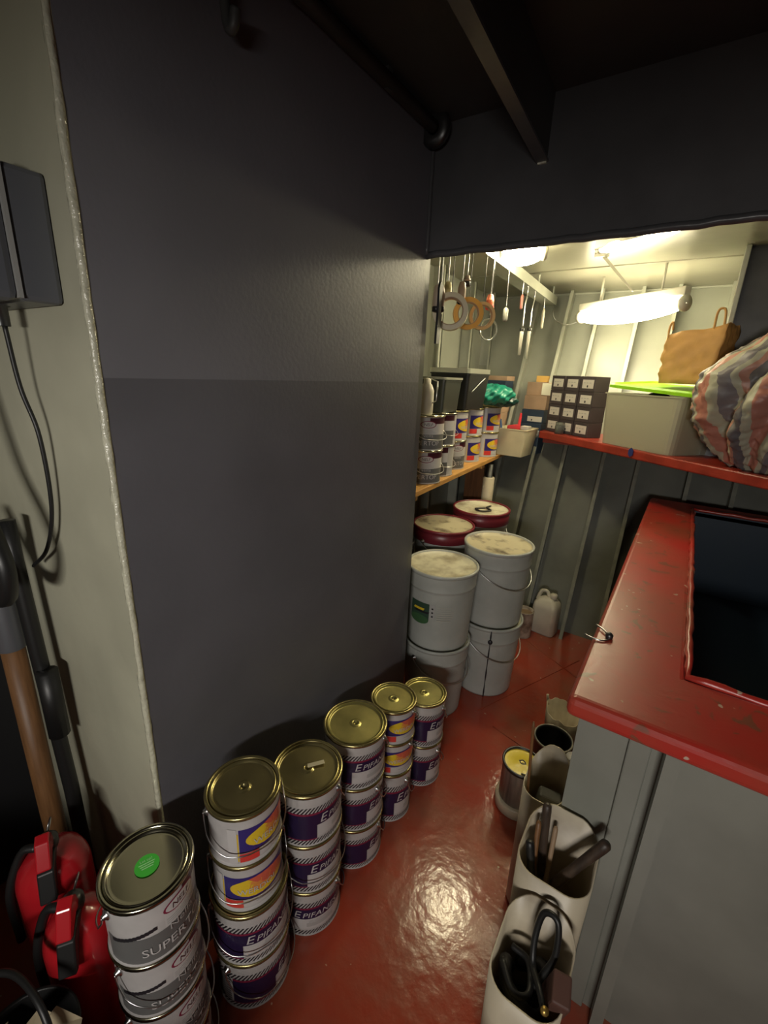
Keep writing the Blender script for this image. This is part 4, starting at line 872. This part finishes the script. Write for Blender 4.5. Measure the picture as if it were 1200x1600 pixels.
HW = mat('worn_pale_handle', (.46, .36, .27), .5, var=.2); HT = mat('tan_handle', (.36, .25, .17), .5, var=.2); HY = mat('yellowish_handle', (.55, .46, .22), .5)
# pixel columns of the hung things -> y on the rail
def yrail(px):
    lo_, hi_ = 1.45, 3.27
    for _ in range(40):
        mid = (lo_+hi_)/2; d_ = Vector((rx(mid), mid, ZR-.12))-CP
        if 600+F*d_.dot(RT)/d_.dot(FW) < px: lo_ = mid
        else: hi_ = mid
    return lo_
def zpix(py, y, dx=0):
    """drop below the rail at which the pixel row py is reached"""
    for k in range(0, 900):
        d_ = Vector((rx(y)+dx, y, ZR-k*.001))-CP
        if 800-F*d_.dot(UP)/d_.dot(FW) > py: return k*.001
    return .2
y = yrail(691); t = hung('scraper', 'long black scraper hanging at the far left of the rail', y); wire(t, zpix(455, y)); z0, z1, z2 = zpix(440, y), zpix(488, y), zpix(537, y)
b = MB(); b.add([(-.004, yy, z) for yy, z in ((-.006, -z0), (.010, -z0-.01), (.008, -z1), (.018, -z1-.005), (.012, -z2), (-.012, -z2), (-.010, -z1), (-.012, -z0-.02))]+[(.004, yy, z) for yy, z in ((-.006, -z0), (.010, -z0-.01), (.008, -z1), (.018, -z1-.005), (.012, -z2), (-.012, -z2), (-.010, -z1), (-.012, -z0-.02))],
    [tuple(range(8)), tuple(range(8, 16))[::-1]]+[(i, 8+i, 8+(i+1) % 8, (i+1) % 8) for i in range(8)]); b.build('blade', BLACKPL, t)
for px_, a, c, r, mm, lab in ((697, 445, 478, .0115, HW, 'pale-handled roller frame, first from the left on the rail'), (702.5, 447, 478, .0115, HT, 'tan-handled roller frame, second from the left on the rail'), (712, 440, 458, .0125, HY, 'short yellowish-handled roller frame above the white tape roll'),
        (733, 440, 468, .0125, HT, 'tan-handled roller frame with black cap above the orange tape roll'), (739.5, 430, 436, .0105, HW, 'small roller frame hung highest on the rail')):
    y = yrail(px_); L0, L1 = zpix(a, y), zpix(c, y); roller(lab, y, -.026, L0, max(.02, L1-L0), r*1.2, mm)
y = yrail(763.5); L0, L1 = zpix(461, y), zpix(477, y); roller('roller frame with salmon-red handle on the rail', y, .012, L0, L1-L0, .016, mat('salmon_plastic', (.75, .20, .10), .45), mat('red_cap', (.6, .03, .03), .4))
def ring(label, px_, pyc, ro, ri, wd, m_, tilt=.3, mi_in=None):
    y = yrail(px_); z = zpix(pyc, y); t = hung('tape_roll', label, y, .0, cat='tape roll'); wire(t, z-ri, (0, 0), .0016)
    Mx = Matrix.Translation((0, 0, -z)) @ Matrix.Rotation(tilt, 4, 'Z') @ Matrix.Rotation(PI/2, 4, 'Y')
    MB().lathe([(ri, -wd/2), (ro, -wd/2), (ro, wd/2), (ri, wd/2)], 36, M=Mx, smooth=False).build('roll', m_, t)
    MB().lathe([(ri, -wd/2), (ri-.003, -wd/2), (ri-.003, wd/2), (ri, wd/2)], 36, M=Mx).build('core', mi_in or CARD, t); return t
ring('wide cream tape roll hanging among the roller frames', 709, 487, .062, .046, .048, mat('cream_tape', (.62, .54, .36), .45), -1.15)
ring('orange masking tape roll hanging in the middle of the rail', 736, 490, .058, .041, .024, mat('orange_tape', (.75, .38, .06), .45), -1.0)
ring('tan tape roll hanging under the salmon handle', 757, 494, .054, .043, .026, mat('tan_tape', (.55, .38, .18), .45), -.95)
ring('thin clear ring hanging low beside the tape rolls', 769, 515, .046, .043, .006, mat('clear_ring', (.40, .42, .38), .2, trans=.4), -.6, mat('clear_ring', (.4, .42, .38), .2))
def simple(label, px_, a, c, r, m_, name='brush', bend=0):
    y = yrail(px_); L0, L1 = zpix(a, y), zpix(c, y); t = hung(name, label, y); wire(t, L0, (0, bend), .002, STEEL)
    MB().tube([(0, bend, -L0), (0, bend, -L0-(L1-L0)*.15), (0, bend, -L0-(L1-L0)*.9), (0, bend, -L1)], r, 10, rads=[r*.5, r, r*.9, r*.6]).build('handle', m_, t); return t
simple('grey-handled hook tool right of the tape rolls', 791, 480, 502, .013, mat('grey_plastic', (.20, .20, .17), .4), 'hook_tool', .01)
simple('small red-handled tool halfway along the rail', 814, 460, 483, .008, mat('dull_red', (.25, .09, .07), .5), 'small_tool')
for px_, c, lab in ((819.5, 555, 'long thin steel hook, left of two hanging before the hull'), (830.5, 560, 'long thin steel hook, right of two hanging before the hull')):
    y = yrail(px_); L1 = zpix(c, y); Lm = zpix(515, y); t = hung('steel_hook', lab, y)
    MB().tube(smooth_line([(0, .015, -.005), (0, .02, -.04), (0, 0, -.10), (0, 0, -Lm)], 5), .004, 8).build('rod', STEEL, t)
    MB().lathe([(.001, -Lm), (.010, -Lm), (.010, -Lm-.02), (.008, -L1), (.001, -L1)], 12).build('sleeve', mat('pale_sleeve', (.6, .57, .48), .4), t)
    MB().lathe([(.011, -Lm+.008), (.013, -Lm), (.011, -Lm-.008)], 12).build('collar', BLACKPL, t)
simple('thin steel hook with a pale handle near the far end of the rail', 847, 482, 513, .009, mat('pale_handle', (.48, .44, .34), .45), 'hook_tool', .01)
y = yrail(868); t = hung('cable_loop', 'thin wire loop at the far end of the rail', y, cat='cable')
MB().tube(smooth_line([(0, 0, 0), (.0, -.05, -.05), (.03, -.05, -.10), (.09, .0, -.12), (.17, .02, -.09), (.22, .06, -.04)], 8), .003, 6).build('wire', STEEL, t)
